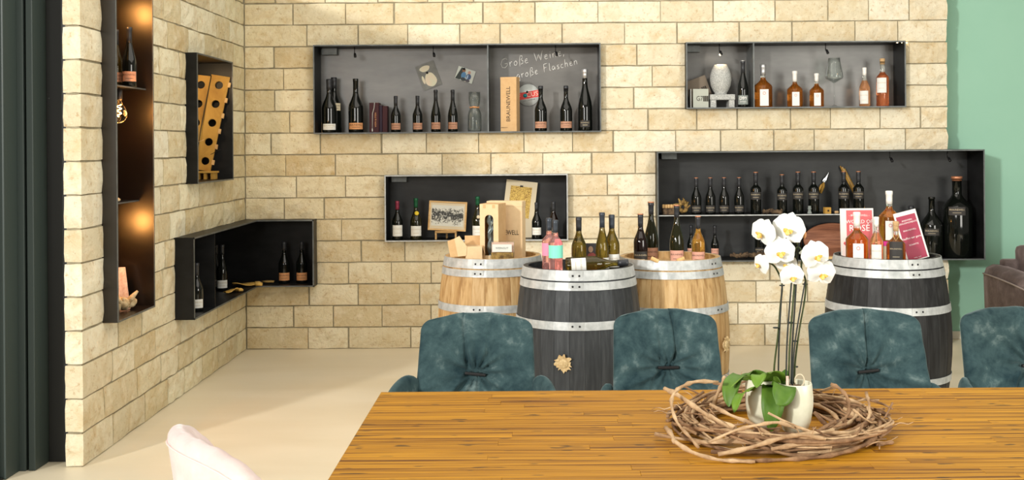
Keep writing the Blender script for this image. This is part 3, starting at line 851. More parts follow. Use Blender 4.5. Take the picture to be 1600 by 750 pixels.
# ------------------------------------------------------------------ upper right niche
FZ2 = N2[2] + TT
e = thing('stone_lamp_egg', 'egg-shaped grey granite vessel lit from above', 'sculpture', (X_(1126, 125, 8.86), 8.86, FZ2 + 0.105))
ep = [(0.045, 0.0), (0.05, 0.004), (0.047, 0.012), (0.060, 0.03), (0.078, 0.07), (0.085, 0.115), (0.082, 0.155), (0.070, 0.195), (0.055, 0.225), (0.048, 0.236), (0.040, 0.234), (0.035, 0.215)]
link('granite_body', lathe(ep, 28), M['granite'], e)
sb = thing('granite_plinth', 'grey granite block base with a square opening, under the stone egg', 'plinth', (X_(1127, 157, 8.86), 8.86, FZ2))
link('slab_top', box(-0.098, 0.098, -0.07, 0.07, 0.06, 0.104, 0.004), M['granite'], sb)
for s in (-1, 1): link('block_leg', box(s * 0.072 - 0.022, s * 0.072 + 0.022, -0.066, 0.066, 0, 0.0605, 0.003), M['granite'], sb)
def gcard(label, px0, px1, h, Y, ang, lean=0.0, m='cardg', x=None):
    x0, x1 = X_(px0, 150, Y), X_(px1, 150, Y)
    t = thing('printed_card', label, 'card', ((x0 + x1) / 2, Y, FZ2), (0, ang, 0))
    w = x1 - x0
    link('card_sheet', box(-w / 2, w / 2, 0, 0.006, 0, h), M[m], t)
    link('lettering', text_mesh('G7', 0.055, 0.8), M['ink'], t, (-w * 0.08 + 0.0, -0.001, h * 0.48))
    for k in range(3): link('printed_bar', box(w * 0.16 + k * 0.014, w * 0.16 + k * 0.014 + 0.011, -0.0012, 0, h * 0.48 - 0.022, h * 0.48 + 0.022), M['ink'], t)
    return t
M['cardg'] = mat('grey_white_card', (0.42, 0.44, 0.38), 0.7)
M['cardk'] = mat('brown_grey_card', (0.17, 0.135, 0.10), 0.7)
g = gcard('pale card printed G7 standing in front at the left of the stone egg', 1083, 1107, 0.148, 8.80, 0)
g = gcard('brown card printed G7 leaning tilted behind the pale card', 1080, 1116, 0.20, 8.92, -0.35, m='cardk')
g.location.z += 0.045
link('card_spine', box(-0.003, 0.003, 0, 0.01, 0, 0.148), M['lab_white'], None).name = 'x'
_tmp = bpy.data.objects['x']; bpy.data.objects.remove(_tmp)
bc = thing('printed_card', 'thin white card edge-on at the far left of the upper right niche', 'card', (X_(1079.5, 150, 8.80), 8.80, FZ2))
link('card_sheet', box(-0.003, 0.003, 0, 0.10, 0, 0.148), M['lab_white'], bc)
b1('slim black bottle with a grey-green label beside the stone egg', 'flute', 1161, 8.80, FZ2, 0.365, lab=('lab_grey', 0.02, 0.085, 62), cap='cap_dark', capmark='cap_silver')
b1('large amber spirit bottle with silver capsule, white tag and gold string by the divider', 'flask', 1192.5, 8.80, FZ2, 0.335, glass='cognac', cap='cap_silver', capl=0.25, tagged=True, cat='spirit bottle', name='spirit_bottle')
b1('amber spirit bottle with long white capsule and white tag, left of centre', 'flask', 1242, 8.80, FZ2, 0.282, glass='cognac', cap='cap_white', capl=0.29, tagged=True, cat='spirit bottle', name='spirit_bottle')
b1('smallest amber spirit bottle with white tag, left of the wine glass', 'flask', 1276, 8.80, FZ2, 0.262, glass='cognac', cap='cap_white', capl=0.24, tagged=True, cat='spirit bottle', name='spirit_bottle')
wg = thing('wine_glass', 'large clear stemmed wine glass standing in the upper right niche', 'wine glass', (X_(1303.5, 140, 8.82), 8.82, FZ2))
wp = [(0.052, 0.0), (0.052, 0.002), (0.02, 0.006), (0.0045, 0.02), (0.004, 0.06), (0.004, 0.175), (0.008, 0.188), (0.035, 0.205), (0.066, 0.222), (0.070, 0.235), (0.064, 0.275), (0.052, 0.335), (0.045, 0.385)]
wp += [(r - 0.0014, z) for r, z in [(0.045, 0.385), (0.052, 0.335), (0.064, 0.275), (0.0695, 0.236), (0.065, 0.225), (0.034, 0.208), (0.008, 0.192)]]
link('glass_body', lathe(wp, 32), M['clear'], wg)
b1('orange-pink bottle with white screw cap and white label', 'burgundy', 1351, 8.80, FZ2, 0.305, glass='orange', cap='cap_white', capl=0.2, lab=('lab_white', 0.02, 0.12, 48), labturn=-0.15)
b1('tall red-orange bottle with a cork stopper and white label, rightmost in the upper niche', 'bordeaux', 1379, 8.80, FZ2, 0.375, glass='redspirit', cap='cork', capl=0.12, lab=('lab_white', 0.085, 0.178, 48), labturn=-0.2)

# ------------------------------------------------------------------ niche with the framed photograph
FZ3 = N3[2] + TT
b1('white-labelled bottle with wine-red capsule, far left of the photo niche', 'burgundy', 621, 8.80, FZ3, 0.305, cap='cap_wine', capl=0.22, lab=('lab_white', 0.03, 0.115, 62))
b1('green-capped old bottle with yellow seal and stained cream label', 'champagne', 650, 8.80, FZ3, 0.325, glass='glassgreen', cap='cap_green', capl=0.22, lab=('lab_white', 0.03, 0.105, 60))
sx = X_(650, 310, 8.80)
link('neck_seal', lathe([(0.016, 0), (0.016, 0.002)], 16), M['lab_yellow'], bpy.data.objects.get('wine_bottle') and [o for o in bpy.data.objects if o.get('label', '').startswith('green-capped old')][0], (0.006, -0.034, 0.20), (PI / 2 - 0.25, 0, 0))
# easel + picture
ex = X_(697, 366, 8.84)
ez = thing('mini_easel', 'small wooden table easel carrying the framed photograph', 'easel', (ex, 8.82, FZ3))
link('ledge', box(-0.085, 0.085, -0.022, 0.02, 0.052, 0.066, 0.002), M['lightwood'], ez)
for s in (-1, 1): link('easel_leg', box(s * 0.078 - 0.007, s * 0.078 + 0.007, -0.016, 0.012, 0.0, 0.052, 0.001), M['lightwood'], ez)
link('back_leg', box(-0.008, 0.008, 0.09, 0.105, 0.0, 0.2, 0.001), M['lightwood'], ez)
link('crossbar', box(-0.085, 0.085, 0.02, 0.1, 0.046, 0.052), M['lightwood'], ez)
pf = thing('framed_photograph', 'black-and-white group photograph in a slim pale wooden frame', 'picture', (X_(698, 366, 8.82), 8.822, FZ3 + 0.0665), (-0.12, 0.055, 0))
W2, H2, fwd = 0.150, 0.232, 0.013
for a in ((-W2, W2, 0, fwd), (-W2, W2, H2 - fwd, H2), (-W2, -W2 + fwd, fwd, H2 - fwd), (W2 - fwd, W2, fwd, H2 - fwd)):
    link('frame_rail', box(a[0], a[1], -0.006, 0.006, a[2], a[3], 0.001), M['lightwood'], pf)
link('mat_board', box(-W2 + fwd, W2 - fwd, -0.001, 0.003, fwd, H2 - fwd), M['lab_cream'], pf)
def photo_mat():
    m = mat('old_photo_print', rough=0.35); n = N(m); v = n.coord((1, 1, 1))
    a = n.noise(v, 38, 6, 0.75, 1.5)
    sp = n.new('ShaderNodeSeparateXYZ'); n.link(n.coord(), sp.inputs[0])
    mr = n.new('ShaderNodeMapRange'); mr.inputs[1].default_value = 0.036; mr.inputs[2].default_value = 0.20; mr.clamp = True
    n.link(sp.outputs[2], mr.inputs[0])
    hump = n.ramp(mr.outputs[0], [(0.0, (0.66,) * 3), (0.22, (0.50,) * 3), (0.5, (0.42,) * 3), (0.75, (0.48,) * 3), (1.0, (0.74,) * 3)])
    mx = n.new('ShaderNodeMath', operation='ADD'); n.link(a, mx.inputs[0]); n.link(hump, mx.inputs[1])
    c = n.ramp(mx.outputs[0], [(0.95, (0.02, 0.02, 0.015)), (1.06, (0.22, 0.21, 0.17)), (1.18, (0.60, 0.60, 0.53))])
    n.color(c); return m
link('photo_print', box(-0.125, 0.125, -0.0026, -0.001, 0.036, 0.2), photo_mat(), pf)
b1('green-capped bottle with gold neck seal and white label right of the framed photograph', 'champagne', 746.5, 8.80, FZ3, 0.335, glass='glassgreen', cap='cap_green', capl=0.2, lab=('lab_white', 0.03, 0.10, 60))
link('neck_seal', lathe([(0.012, 0), (0.012, 0.002)], 16), M['lab_cream'], [o for o in bpy.data.objects if o.get('label', '').startswith('green-capped bottle with gold')][0], (0.004, -0.040, 0.165), (PI / 2 - 0.2, 0, 0))
# matted drawing leaning
mp = thing('matted_drawing', 'golden etching of vines in a wide pale mat, leaning behind the kraft boxes', 'picture', (X_(806, 372, 8.93), 8.93, FZ3), (-0.1, 0.12, 0))
link('mat_board', box(-0.125, 0.125, 0, 0.004, 0.0, 0.455), M['lab_cream'], mp)
def etch_mat():
    m = mat('golden_etching', rough=0.6); n = N(m); v = n.coord()
    f = n.noise(v, 60, 3, 0.6, 3.0)
    n.color(n.ramp(f, [(0.42, (0.20, 0.10, 0.02)), (0.5, (0.62, 0.42, 0.09)), (0.6, (0.70, 0.50, 0.14))])); return m
link('etching', box(-0.085, 0.085, -0.0015, 0.0, 0.16, 0.41), etch_mat(), mp)
link('clip', box(-0.012, 0.012, -0.004, 0.006, 0.405, 0.418, 0.001), M['black'], mp)
b1('white-labelled dark bottle right of the matted drawing', 'burgundy', 838.5, 8.80, FZ3, 0.285, capl=0.2, lab=('lab_white', 0.035, 0.095, 60))
b1('dark bottle at the right end of the photo niche, behind the pink rosé bottles', 'burgundy', 865, 8.80, FZ3, 0.29, glass='glassbrown', capl=0.25, lab=('lab_dark', 0.035, 0.095, 60))

# ------------------------------------------------------------------ large niche
FZ5, SZ5 = N5[2] + TT, N5[2] + SH
names = ['leftmost of the four low-labelled burgundy bottles on the steel shelf', 'second of the four low-labelled burgundy bottles on the steel shelf', 'third of the four low-labelled burgundy bottles on the steel shelf', 'fourth and rightmost low-labelled burgundy bottle on the steel shelf']
for px, nm in zip((1088, 1110, 1131.5, 1155), names):
    b1('dark ' + nm, 'burgundy', px, 8.80, SZ5, 0.285, cap='cap_dark', capmark='cap_copper', lab=LABD, group='burgundy bottles on the steel shelf')
for px, h, nm in ((1181, 0.325, 'black high-labelled bottle next to the burgundy bottles'), (1222, 0.305, 'shorter black high-labelled bottle above the orchid flowers'), (1247, 0.325, 'black high-labelled bottle in the middle of the steel shelf'),
                  (1271.5, 0.325, 'black high-labelled bottle left of the hanging secateurs'), (1318.5, 0.325, 'black high-labelled bottle left of the leaning vine stake'), (1341.5, 0.325, 'black high-labelled bottle right of the leaning vine stake')):
    b1(nm, 'bordeaux', px, 8.80, SZ5, h, capmark='cap_copper', lab=LABDU, group='high-labelled black bottles on the steel shelf')
tr = thing('cork_tray', 'small dark wooden tray holding a row of upright corks', 'tray', (X_(1045, 330, 8.80), 8.80, SZ5))
link('tray_body', box(-0.052, 0.052, -0.035, 0.035, 0, 0.05, 0.002), M['driftwood'], tr)
for k in range(5):
    tag(link('wine_cork', cached(('cork',), lambda: lathe([(0.010, 0), (0.011, 0.002), (0.011, 0.026), (0.010, 0.028)], 12)), M['lightwood'], None, (tr.location.x - 0.042 + k * 0.021, 8.80, SZ5 + 0.05)), ('leftmost', 'second from left', 'middle', 'second from right', 'rightmost')[k] + ' of the five small pale corks in the dark wooden tray', 'cork', 'corks in the wooden tray')
def gnarl(name, label, cat, pts, r0, seed, matn, loc, extra=0, n=8, rot=(0, 0, 0)):
    rr = random.Random(seed)
    t = thing(name, label, cat, loc, rot)
    P = [Vector(p) for p in pts]
    q = []
    for i in range(len(P) - 1):
        for s in range(4): q.append(P[i].lerp(P[i + 1], s / 4) + Vector([rr.uniform(-1, 1) * r0 * 0.25 for _ in range(3)]))
    q.append(P[-1])
    link('wood_stem', tube(q, [r0 * rr.uniform(0.6, 1.25) for _ in q], n), M[matn], t)
    for k in range(extra):
        b = rr.choice(q); d = Vector((rr.uniform(-1, 1), rr.uniform(-0.6, 0.6), rr.uniform(-0.1, 1))).normalized() * r0 * rr.uniform(1.5, 3)
        link('knot', tube([b, b + d * 0.5, b + d], [r0 * 0.6, r0 * 0.55, r0 * 0.25], 6), M[matn], t)
    return t
rk = random.Random(3)
gnarl('vine_knot', 'knobbly yellow-brown vine root ball beside the cork tray', 'root', [(0.03 * math.cos(a) * (1 + 0.2 * math.sin(3 * a)), 0.02 * math.sin(2 * a), 0.056 + 0.038 * math.sin(a)) for a in [i * 0.9 for i in range(10)]], 0.017, 4, 'goldwood', (X_(1067, 326, 8.82), 8.82, SZ5), 6)
gnarl('driftwood_piece', 'small rough piece of driftwood on the steel shelf above the orchid', 'wood', [(-0.07, 0, 0.02), (-0.03, 0, 0.024), (0.02, 0, 0.02), (0.07, 0, 0.014)], 0.018, 7, 'driftwood', (X_(1207, 333, 8.76), 8.76, SZ5), 3)
gnarl('vine_branch', 'long knobbly dried vine branch lying on the lower niche floor', 'branch', [(-0.14, 0.02, 0.03), (-0.08, -0.01, 0.022), (0, 0.01, 0.03), (0.08, 0, 0.03), (0.15, 0.01, 0.035)], 0.02, 9, 'driftwood', (X_(1170, 398, 8.80), 8.80, FZ5), 12)
t = thing('glass_stopper', 'small grey-green bottle stopper on the steel shelf below the secateurs', 'stopper', (X_(1265, 330, 8.74), 8.74, SZ5))
link('stopper_body', lathe([(0.018, 0), (0.018, 0.012), (0.012, 0.02), (0.012, 0.035), (0.015, 0.037), (0.015, 0.045), (0.012, 0.046), (0.012, 0.062)], 14), M['lab_grey'], t)
t = thing('wooden_cube', 'small pale wooden cube with a dark round stamp on the steel shelf', 'block', (X_(1292.5, 330, 8.74), 8.74, SZ5), (0, 0, 0.1))
link('cube_body', box(-0.024, 0.024, -0.024, 0.024, 0, 0.05, 0.002), M['board'], t)
link('brand_mark', lathe([(0.008, 0), (0.008, 0.001)], 12), M['ink'], t, (0, -0.0242, 0.025), (PI / 2, 0, 0))
t = thing('cork_piece', 'short pale cork lying on the steel shelf right of the wooden cube', 'cork', (X_(1307, 333, 8.74), 8.74, SZ5 + 0.011), (0, PI / 2, 0.3))
link('cork_body', lathe([(0.010, -0.014), (0.011, -0.012), (0.011, 0.012), (0.010, 0.014)], 12), M['cork'], t)
# secateurs pinned to the back
sx, sz = at(1288, 284, 8.99)
t = thing('secateurs', 'old pruning secateurs with pale wooden handles hanging on the niche back', 'secateurs', (sx, 9.0, sz), (0, 0.42, 0))
link('blade', prism([(-0.010, 0.0), (0.008, 0.0), (0.010, 0.03), (0.003, 0.085), (-0.004, 0.04)], -0.006, -0.002), M['chrome'], t)
link('counter_blade', prism([(-0.016, 0.0), (-0.004, 0.0), (-0.006, 0.035), (-0.014, 0.02)], -0.010, -0.006), M['chrome'], t)
link('pivot', lathe([(0.013, 0), (0.013, 0.008), (0.009, 0.010)], 14), M['chrome'], t, (0, -0.002, 0.0), (PI / 2, 0, 0))
for s in (-1, 1): link('handle', tube([(0, -0.008, -0.005), (s * 0.010, -0.009, -0.04), (s * 0.010, -0.009, -0.095)], [0.006, 0.010, 0.009], 8), M['board'], t)
# leaning vine stake
sx0, sz0 = at(1349, 300, 8.90); 
t = thing('vine_stake', 'split yellow vine stake leaning between two black bottles', 'stake', (X_(1352, 336, 8.9), 8.9, SZ5))
for k in range(3):
    dx = 0.010 * (k - 1)
    link('split_strip', tube([(dx, 0.01 * k, 0.0), (-0.075 + dx, 0.04 + 0.004 * k, 0.17), (-0.155 + dx * 1.6, 0.09, 0.345 + 0.012 * (k % 2) + (0.0 if k else 0.02))], [0.009, 0.010, 0.006], 6), M['board' if k != 1 else 'lightwood'], t)
b1('small copper-labelled black bottle on the lower niche floor, left of the vine branch', 'small', 1117, 8.80, FZ5, 0.262, lab=('lab_rosy', 0.03, 0.085, 62))
b1('small copper-labelled bottle standing partly hidden behind the amber wine bottle', 'small', 1080, 8.82, FZ5, 0.265, lab=('lab_rosy', 0.03, 0.085, 62))
b1('black bottle on the lower niche floor behind the top left orchid flower', 'bordeaux', 1187, 8.84, FZ5, 0.30, lab=('lab_dark', 0.04, 0.085, 60), capmark='cap_silver')
b1('dark clear-necked bottle on the lower niche floor behind the orchid buds', 'flute', 1245, 8.86, FZ5, 0.33)
# round wooden board leaning
rb = thing('round_board', 'round red-brown wooden board with an oak rim, leaning in the lower niche', 'board', (X_(1303, 400, 8.84), 8.84, FZ5), (-0.12, 0, 0))
link('board_disc', lathe([(0.215, 0), (0.222, 0.004), (0.222, 0.022), (0.215, 0.026)], 48), M['redwood'], rb, (0, 0.03, 0.235), (PI / 2, 0, 0), (1.05, 1, 1))
ring = [(0.232 * math.cos(a) * 1.04, 0.033, 0.235 + 0.228 * math.sin(a)) for a in [2 * PI * i / 40 for i in range(41)]]
link('rim_ring', tube(ring, 0.006, 6), M['darkmetal'], rb)
rb.scale = (1, 1, 0.60)
cb = thing('cutting_board', 'flat pale wooden serving board lying in front of the round board', 'board', (X_(1290, 402, 8.76), 8.76, FZ5))
link('board_plank', box(-0.14, 0.16, -0.05, 0.03, 0, 0.02, 0.004), M['lightwood'], cb)
b1('dark bottle hidden behind the wine-red menu card', 'burgundy', 1424, 8.90, FZ5, 0.40, capl=0.2)
b1('big black bottle with green neck between the menu card and the giant bottle', 'big', 1456, 8.82, FZ5, 0.475, glass='glassdark', cap=None, lab=('lab_dark', 0.175, 0.228, 38))
b1('giant black bottle with a copper wax seal, largest in the niche', 'giant', 1495.5, 8.82, FZ5, 0.635, cap='cap_copper', capl=0.055, lab=('lab_dark', 0.335, 0.40, 32))

# ------------------------------------------------------------------ niches of the left wall
LP = ('lab_copper', 0.03, 0.085, 62)
bottle('copper-labelled dark bottle on the upper shelf of the tall niche, nearest the lamp bulb', 'flute', -2.335, 6.30, 1.935, 0.325, lab=LP, glass='glassolive')
bottle('copper-labelled dark bottle on the upper shelf of the tall niche, nearest the room', 'flute', -2.250, 6.27, 1.935, 0.335, lab=LP)
def bulb(label, x, y, ztop, cord):
    t = thing('hanging_bulb', label, 'light bulb', (x, y, ztop))
    link('socket', lathe([(0.016, -cord - 0.06), (0.018, -cord - 0.055), (0.018, -cord), (0.010, -cord + 0.003)], 16), M['black'], t)
    link('cable', tube([(0, 0, -cord), (0, 0, 0)], 0.003, 6), M['black'], t)
    gp = [(0.008, -cord - 0.185), (0.024, -cord - 0.178), (0.040, -cord - 0.155), (0.043, -cord - 0.13), (0.034, -cord - 0.105), (0.020, -cord - 0.085), (0.015, -cord - 0.06)]
    link('glass_bulb', lathe(gp, 20), M['bulbglass'], t)
    link('filament', tube([(0.010 * math.cos(a * 2.2), 0.010 * math.sin(a * 2.2), -cord - 0.085 - 0.008 * a) for a in [i * 0.5 for i in range(17)]], 0.0018, 5), M['filament'], t)
    d = bpy.data.lights.new('bulb_light', 'POINT'); d.energy = 7.0; d.color = (1.0, 0.42, 0.10); d.shadow_soft_size = 0.05
    o = bpy.data.objects.new('bulb_light', d); COL.objects.link(o); o.parent = t; o.location = (0.06, 0.0, -cord - 0.13)
    return t
bulb('glowing amber glass bulb hanging under the upper shelf of the tall niche', -2.265, 6.15, 1.927, 0.01)
bulb('amber bulb under the lower shelf of the tall niche, mostly behind its side panel', -2.42, 6.15, 1.287, 0.005)
bulb('amber bulb at the very top of the tall niche, above its upper shelf', -2.40, 6.15, T1[3] - TT, 0.02)
t = thing('limestone_pebble', 'smooth pale pebble on the lower shelf of the tall niche', 'stone', (-2.325, 6.2, 1.295))
link('pebble_body', lathe([(0.02, 0), (0.042, 0.006), (0.044, 0.016), (0.028, 0.028), (0.008, 0.033)], 14), M['rock'], t)
t = thing('pink_stone_slab', 'mottled pink stone slab leaning at the bottom of the tall niche', 'stone slab', (-2.335, 6.33, T1[2] + TT), (-0.15, 0, 0.3))
link('slab_body', prism([(-0.06, 0), (0.055, 0), (0.028, 0.235), (-0.06, 0.235)], 0, 0.02), M['pinkrock'], t)
gnarl('rough_rock', 'ochre lumpy rock in front of the pink slab in the tall niche', 'rock', [(-0.09, 0.0, 0.035), (-0.04, 0.0, 0.045), (0.0, -0.01, 0.04), (0.05, 0.02, 0.045), (0.085, 0.04, 0.03)], 0.030, 21, 'rock', (-2.285, 6.22, T1[2] + TT), 6, 10, (0, 0, 0.9))
# riddling rack
def holed_board(wt, wb, h, t, rows, rad):
    vs, fs = [], []
    NN = 16
    def quadpt(u, v):
        w = wb + (wt - wb) * v
        return (u - 0.5) * w, v * h
    for r in range(rows):
        v0, v1 = r / rows, (r + 1) / rows
        cu, cv = 0.5, (v0 + v1) / 2
        cx_, cz_ = quadpt(cu, cv)
        base = len(vs)
        for side in (0, 1):
            y = 0 if side == 0 else t
            for k in range(NN):
                a = 2 * PI * k / NN
                du, dv = math.cos(a), math.sin(a)
                m_ = max(abs(du), abs(dv)); uu, vv = 0.5 + 0.5 * du / m_, v0 + (v1 - v0) * (0.5 + 0.5 * dv / m_)
                x, z = quadpt(uu, vv); vs.append((x, y, z))
            for k in range(NN):
                a = 2 * PI * k / NN
                vs.append((cx_ + rad * math.cos(a), y, cz_ + rad * math.sin(a)))
        for k in range(NN):
            k2 = (k + 1) % NN
            o, i_ = base, base + NN; O2, I2 = base + 2 * NN, base + 3 * NN
            fs += [(o + k, o + k2, i_ + k2, i_ + k), (O2 + k2, O2 + k, I2 + k, I2 + k2), (i_ + k, i_ + k2, I2 + k2, I2 + k), (o + k2, o + k, O2 + k, O2 + k2)]
    return mesh(vs, fs)
rr_ = thing('riddling_rack', 'warmly lit wooden riddling rack with round bottle holes', 'rack', (-2.37, 8.08, T2[2] + TT + 0.062), (-0.10, 0.0, 0.12))
hb_ = link('holed_board', holed_board(0.135, 0.095, 0.70, 0.022, 5, 0.029), M['board'], rr_, (0.0, 0, 0), (0, 0.165, 0))
link('holed_board', holed_board(0.135, 0.095, 0.70, 0.022, 5, 0.029), M['board'], rr_, (-0.098, 0.006, 0), (0, 0.115, 0))
for k in range(6):
    z = 0.05 + k * 0.115
    link('edge_peg', box(-0.004, 0.014, -0.004, 0.018, z, z + 0.035, 0.001), M['lightwood'], hb_, (0.049 + 0.0195 * (z / 0.7), 0, 0))
link('chain', tube([(0.05, -0.010, 0.69), (0.015, -0.012, 0.5), (-0.02, -0.012, 0.3), (-0.04, -0.012, 0.15)], 0.003, 5), M['black'], rr_)
ct = thing('slatted_crate', 'little slatted wooden base under the riddling rack', 'crate', (-2.33, 8.03, T2[2] + TT))
link('top_board', box(-0.12, 0.07, -0.06, 0.06, 0.045, 0.058, 0.001), M['board'], ct)
for k in range(4): link('slat', box(-0.11 + k * 0.05, -0.09 + k * 0.05, -0.055, 0.05, 0, 0.045, 0.001), M['board'], ct)
bottle('black bottle stuck neck first in the riddling rack', 'burgundy', -2.425, 7.86, T2[2] + 0.12, 0.30, rot=(-0.55, 0, 0.2), cap='cap_silver', capl=0.2)
for k, (x, y, z, rz) in enumerate(((-2.36, 7.9, 1.63, 0.6), (-2.26, 8.0, 1.56, -0.3))):
    t = thing('clearing_rod', ('thin pale rod poking out of the rack, left one', 'thin grey rod poking out of the rack at its right edge')[k], 'rod', (x, y, z), (0.2, 1.2, rz))
    link('rod_body', tube([(0, 0, -0.05), (0, 0, 0.05)], 0.0022, 6), M['lightwood' if k == 0 else 'darkmetal'], t)
# corner niche
CZ = NC[2] + TT
bottle('white-labelled dark bottle alone in the left cell of the corner niche', 'champagne', -2.222, 7.40, CZ, 0.315, cap='cap_dark', lab=LABW)
bottle('white-labelled bottle right behind the divider of the corner niche', 'flute', -2.405, 8.50, CZ, 0.335, lab=LABW, capl=0.2)
bottle('white-labelled bottle next to the yellow leather pieces', 'flute', -2.335, 8.42, CZ, 0.345, lab=LABW, capl=0.2)
for px, nm in ((444, 'orange-labelled dark bottle in the back-wall part of the corner niche, left of a pair'), (471.5, 'orange-labelled dark bottle at the right end of the corner niche')):
    b1(nm, 'burgundy', px, 8.86, CZ, 0.325, lab=LABO, capl=0.2)
def leather(label, x, y, l, w, rz, seed):
    rr = random.Random(seed); vs, fs = [], []
    nx_, ny_ = 10, 5
    for j in range(2):
        for i in range(nx_ + 1):
            for k in range(ny_ + 1):
                u, v = i / nx_, k / ny_
                ww = w * (0.45 + 0.55 * math.sin(PI * min(1, u * 1.15)) ** 0.7)
                z = 0.010 + 0.012 * math.sin(u * 6 + seed) * (1 - v) + 0.008 * math.sin(v * 5 + u * 3)
                vs.append(((u - 0.5) * l, (v - 0.5) * ww, max(0.001, z + 0.006) + (0.004 if j else 0)))
    s = (nx_ + 1) * (ny_ + 1)
    for i in range(nx_):
        for k in range(ny_):
            a = i * (ny_ + 1) + k; b = a + ny_ + 1
            fs.append((a, a + 1, b + 1, b)); fs.append((s + a, s + b, s + b + 1, s + a + 1))
    rimf = [i * (ny_ + 1) for i in range(nx_ + 1)] + [nx_ * (ny_ + 1) + k for k in range(1, ny_ + 1)] + [i * (ny_ + 1) + ny_ for i in range(nx_ - 1, -1, -1)] + [k for k in range(ny_ - 1, 0, -1)]
    for i in range(len(rimf)):
        a, b = rimf[i], rimf[(i + 1) % len(rimf)]
        fs.append((a, b, s + b, s + a))
    t = thing('leather_glove', label, 'glove', (x, y, CZ), (0, 0, rz))
    bm = bmesh.new(); bm.from_mesh(mesh(vs, fs)); link('leather_palm', bm_mesh(bm, True), M['leather'], t)
    for k in range(2): link('finger', tube([(l * 0.35, (k - 0.5) * w * 0.4, 0.018), (l * 0.5, (k - 0.5) * w * 0.5, 0.02), (l * 0.62, (k - 0.5) * w * 0.5, 0.012)], [0.014, 0.013, 0.009], 8), M['leather'], t)
    return t
leather('yellow leather glove lying farther back at the corner of the niche', -2.22, 8.66, 0.20, 0.13, 0.25, 1)
leather('yellow leather glove lying near the front edge of the corner niche', -2.225, 8.28, 0.13, 0.08, 0.9, 4)
t = thing('pruning_shears', 'dark old pruning shears lying on the yellow leather glove', 'shears', (-2.12, 8.80, CZ + 0.008), (0, 0, 0.1))
link('blade', tube([(-0.01, 0, 0.01), (-0.05, 0.01, 0.012), (-0.085, 0.0, 0.01)], [0.008, 0.012, 0.003], 6), M['darkmetal'], t)
for s in (-1, 1): link('handle', tube([(-0.01, 0, 0.012), (0.03, s * 0.02, 0.012), (0.085, s * 0.018, 0.010)], [0.006, 0.008, 0.007], 8), M['goldwood'], t)

# ------------------------------------------------------------------ small spotlights in the niches
def spot(label, px, Y, ztop, rot=0.3, lit=False, drop=0.055):
    t = thing('niche_spotlight', label, 'spotlight', (X_(px, 80, Y), Y, ztop), (0, 0, rot))
    link('stem', tube([(0, 0, 0), (0, 0, -drop)], 0.0035, 6), M['darkmetal'], t)
    link('lamp_head', lathe([(0.004, 0), (0.009, 0.004), (0.011, 0.035), (0.010, 0.038)], 12), M['black'], t, (0.0, -0.012, -drop + 0.004), (2.5, 0, 0))
    if lit: link('lamp_lens', lathe([(0.008, 0), (0.006, 0.003)], 10), M['ledglow'], t, (0, -0.014, -drop - 0.026), (PI / 2, 0, 0))
    return t
zt1, zt2, zt5 = N1[3] - TT, N2[3] - TT, N5[3] - TT
spot('tiny black spotlight in the long niche above the two magnums', 554, 8.82, zt1)
spot('tiny black spotlight in the long niche above the cream-shape postcard', 677, 8.82, zt1)
spot('tiny black spotlight in the long niche above the chalk writing', 868, 8.82, zt1)
def led(o, power, tgt, ang=60):
    d = bpy.data.lights.new('spot_beam', 'SPOT'); d.energy = power; d.color = (1.0, 0.68, 0.36); d.spot_size = math.radians(ang); d.spot_blend = 0.7; d.shadow_soft_size = 0.01
    s = bpy.data.objects.new('spot_beam', d); COL.objects.link(s)
    s.location = o; s.rotation_euler = (Vector(tgt) - Vector(o)).to_track_quat('-Z', 'Y').to_euler()
    return s
s_ = spot('lit warm spotlight above the stone egg', 1124, 8.78, zt2, lit=True, drop=0.06)
led((X_(1124, 80, 8.78) + 0.005, 8.80, zt2 - 0.10), 1.6, (X_(1127, 125, 8.86), 8.86, FZ2 + 0.3), 80)
spot('tiny black spotlight right of the divider in the upper right niche', 1290, 8.82, zt2)
for k in range(3):
    tag(link('led_dot', lathe([(0.005, -0.002), (0.005, 0)], 10), M['ledglow'], None, (X_(1402 + 7.5 * k, 69, 8.80), 8.80, zt2)), ('leftmost', 'middle', 'rightmost')[k] + ' of three tiny warm ceiling lights in the upper right niche', 'led light', 'three tiny lights in the niche ceiling')
spot('tiny black spotlight in the large niche above the rosé sign', 1389, 8.80, zt5)
spot('tiny black spotlight in the large niche near its right end', 1479, 8.80, zt5)
t = spot('bright warm spotlight shining on the riddling rack', 0, 7.7, T2[3] - TT, lit=True); t.location.x = -2.25 - 0.11; t.location.y = 7.62
led((-2.36, 7.64, T2[3] - 0.09), 7.0, (-2.36, 8.06, 1.85), 110)

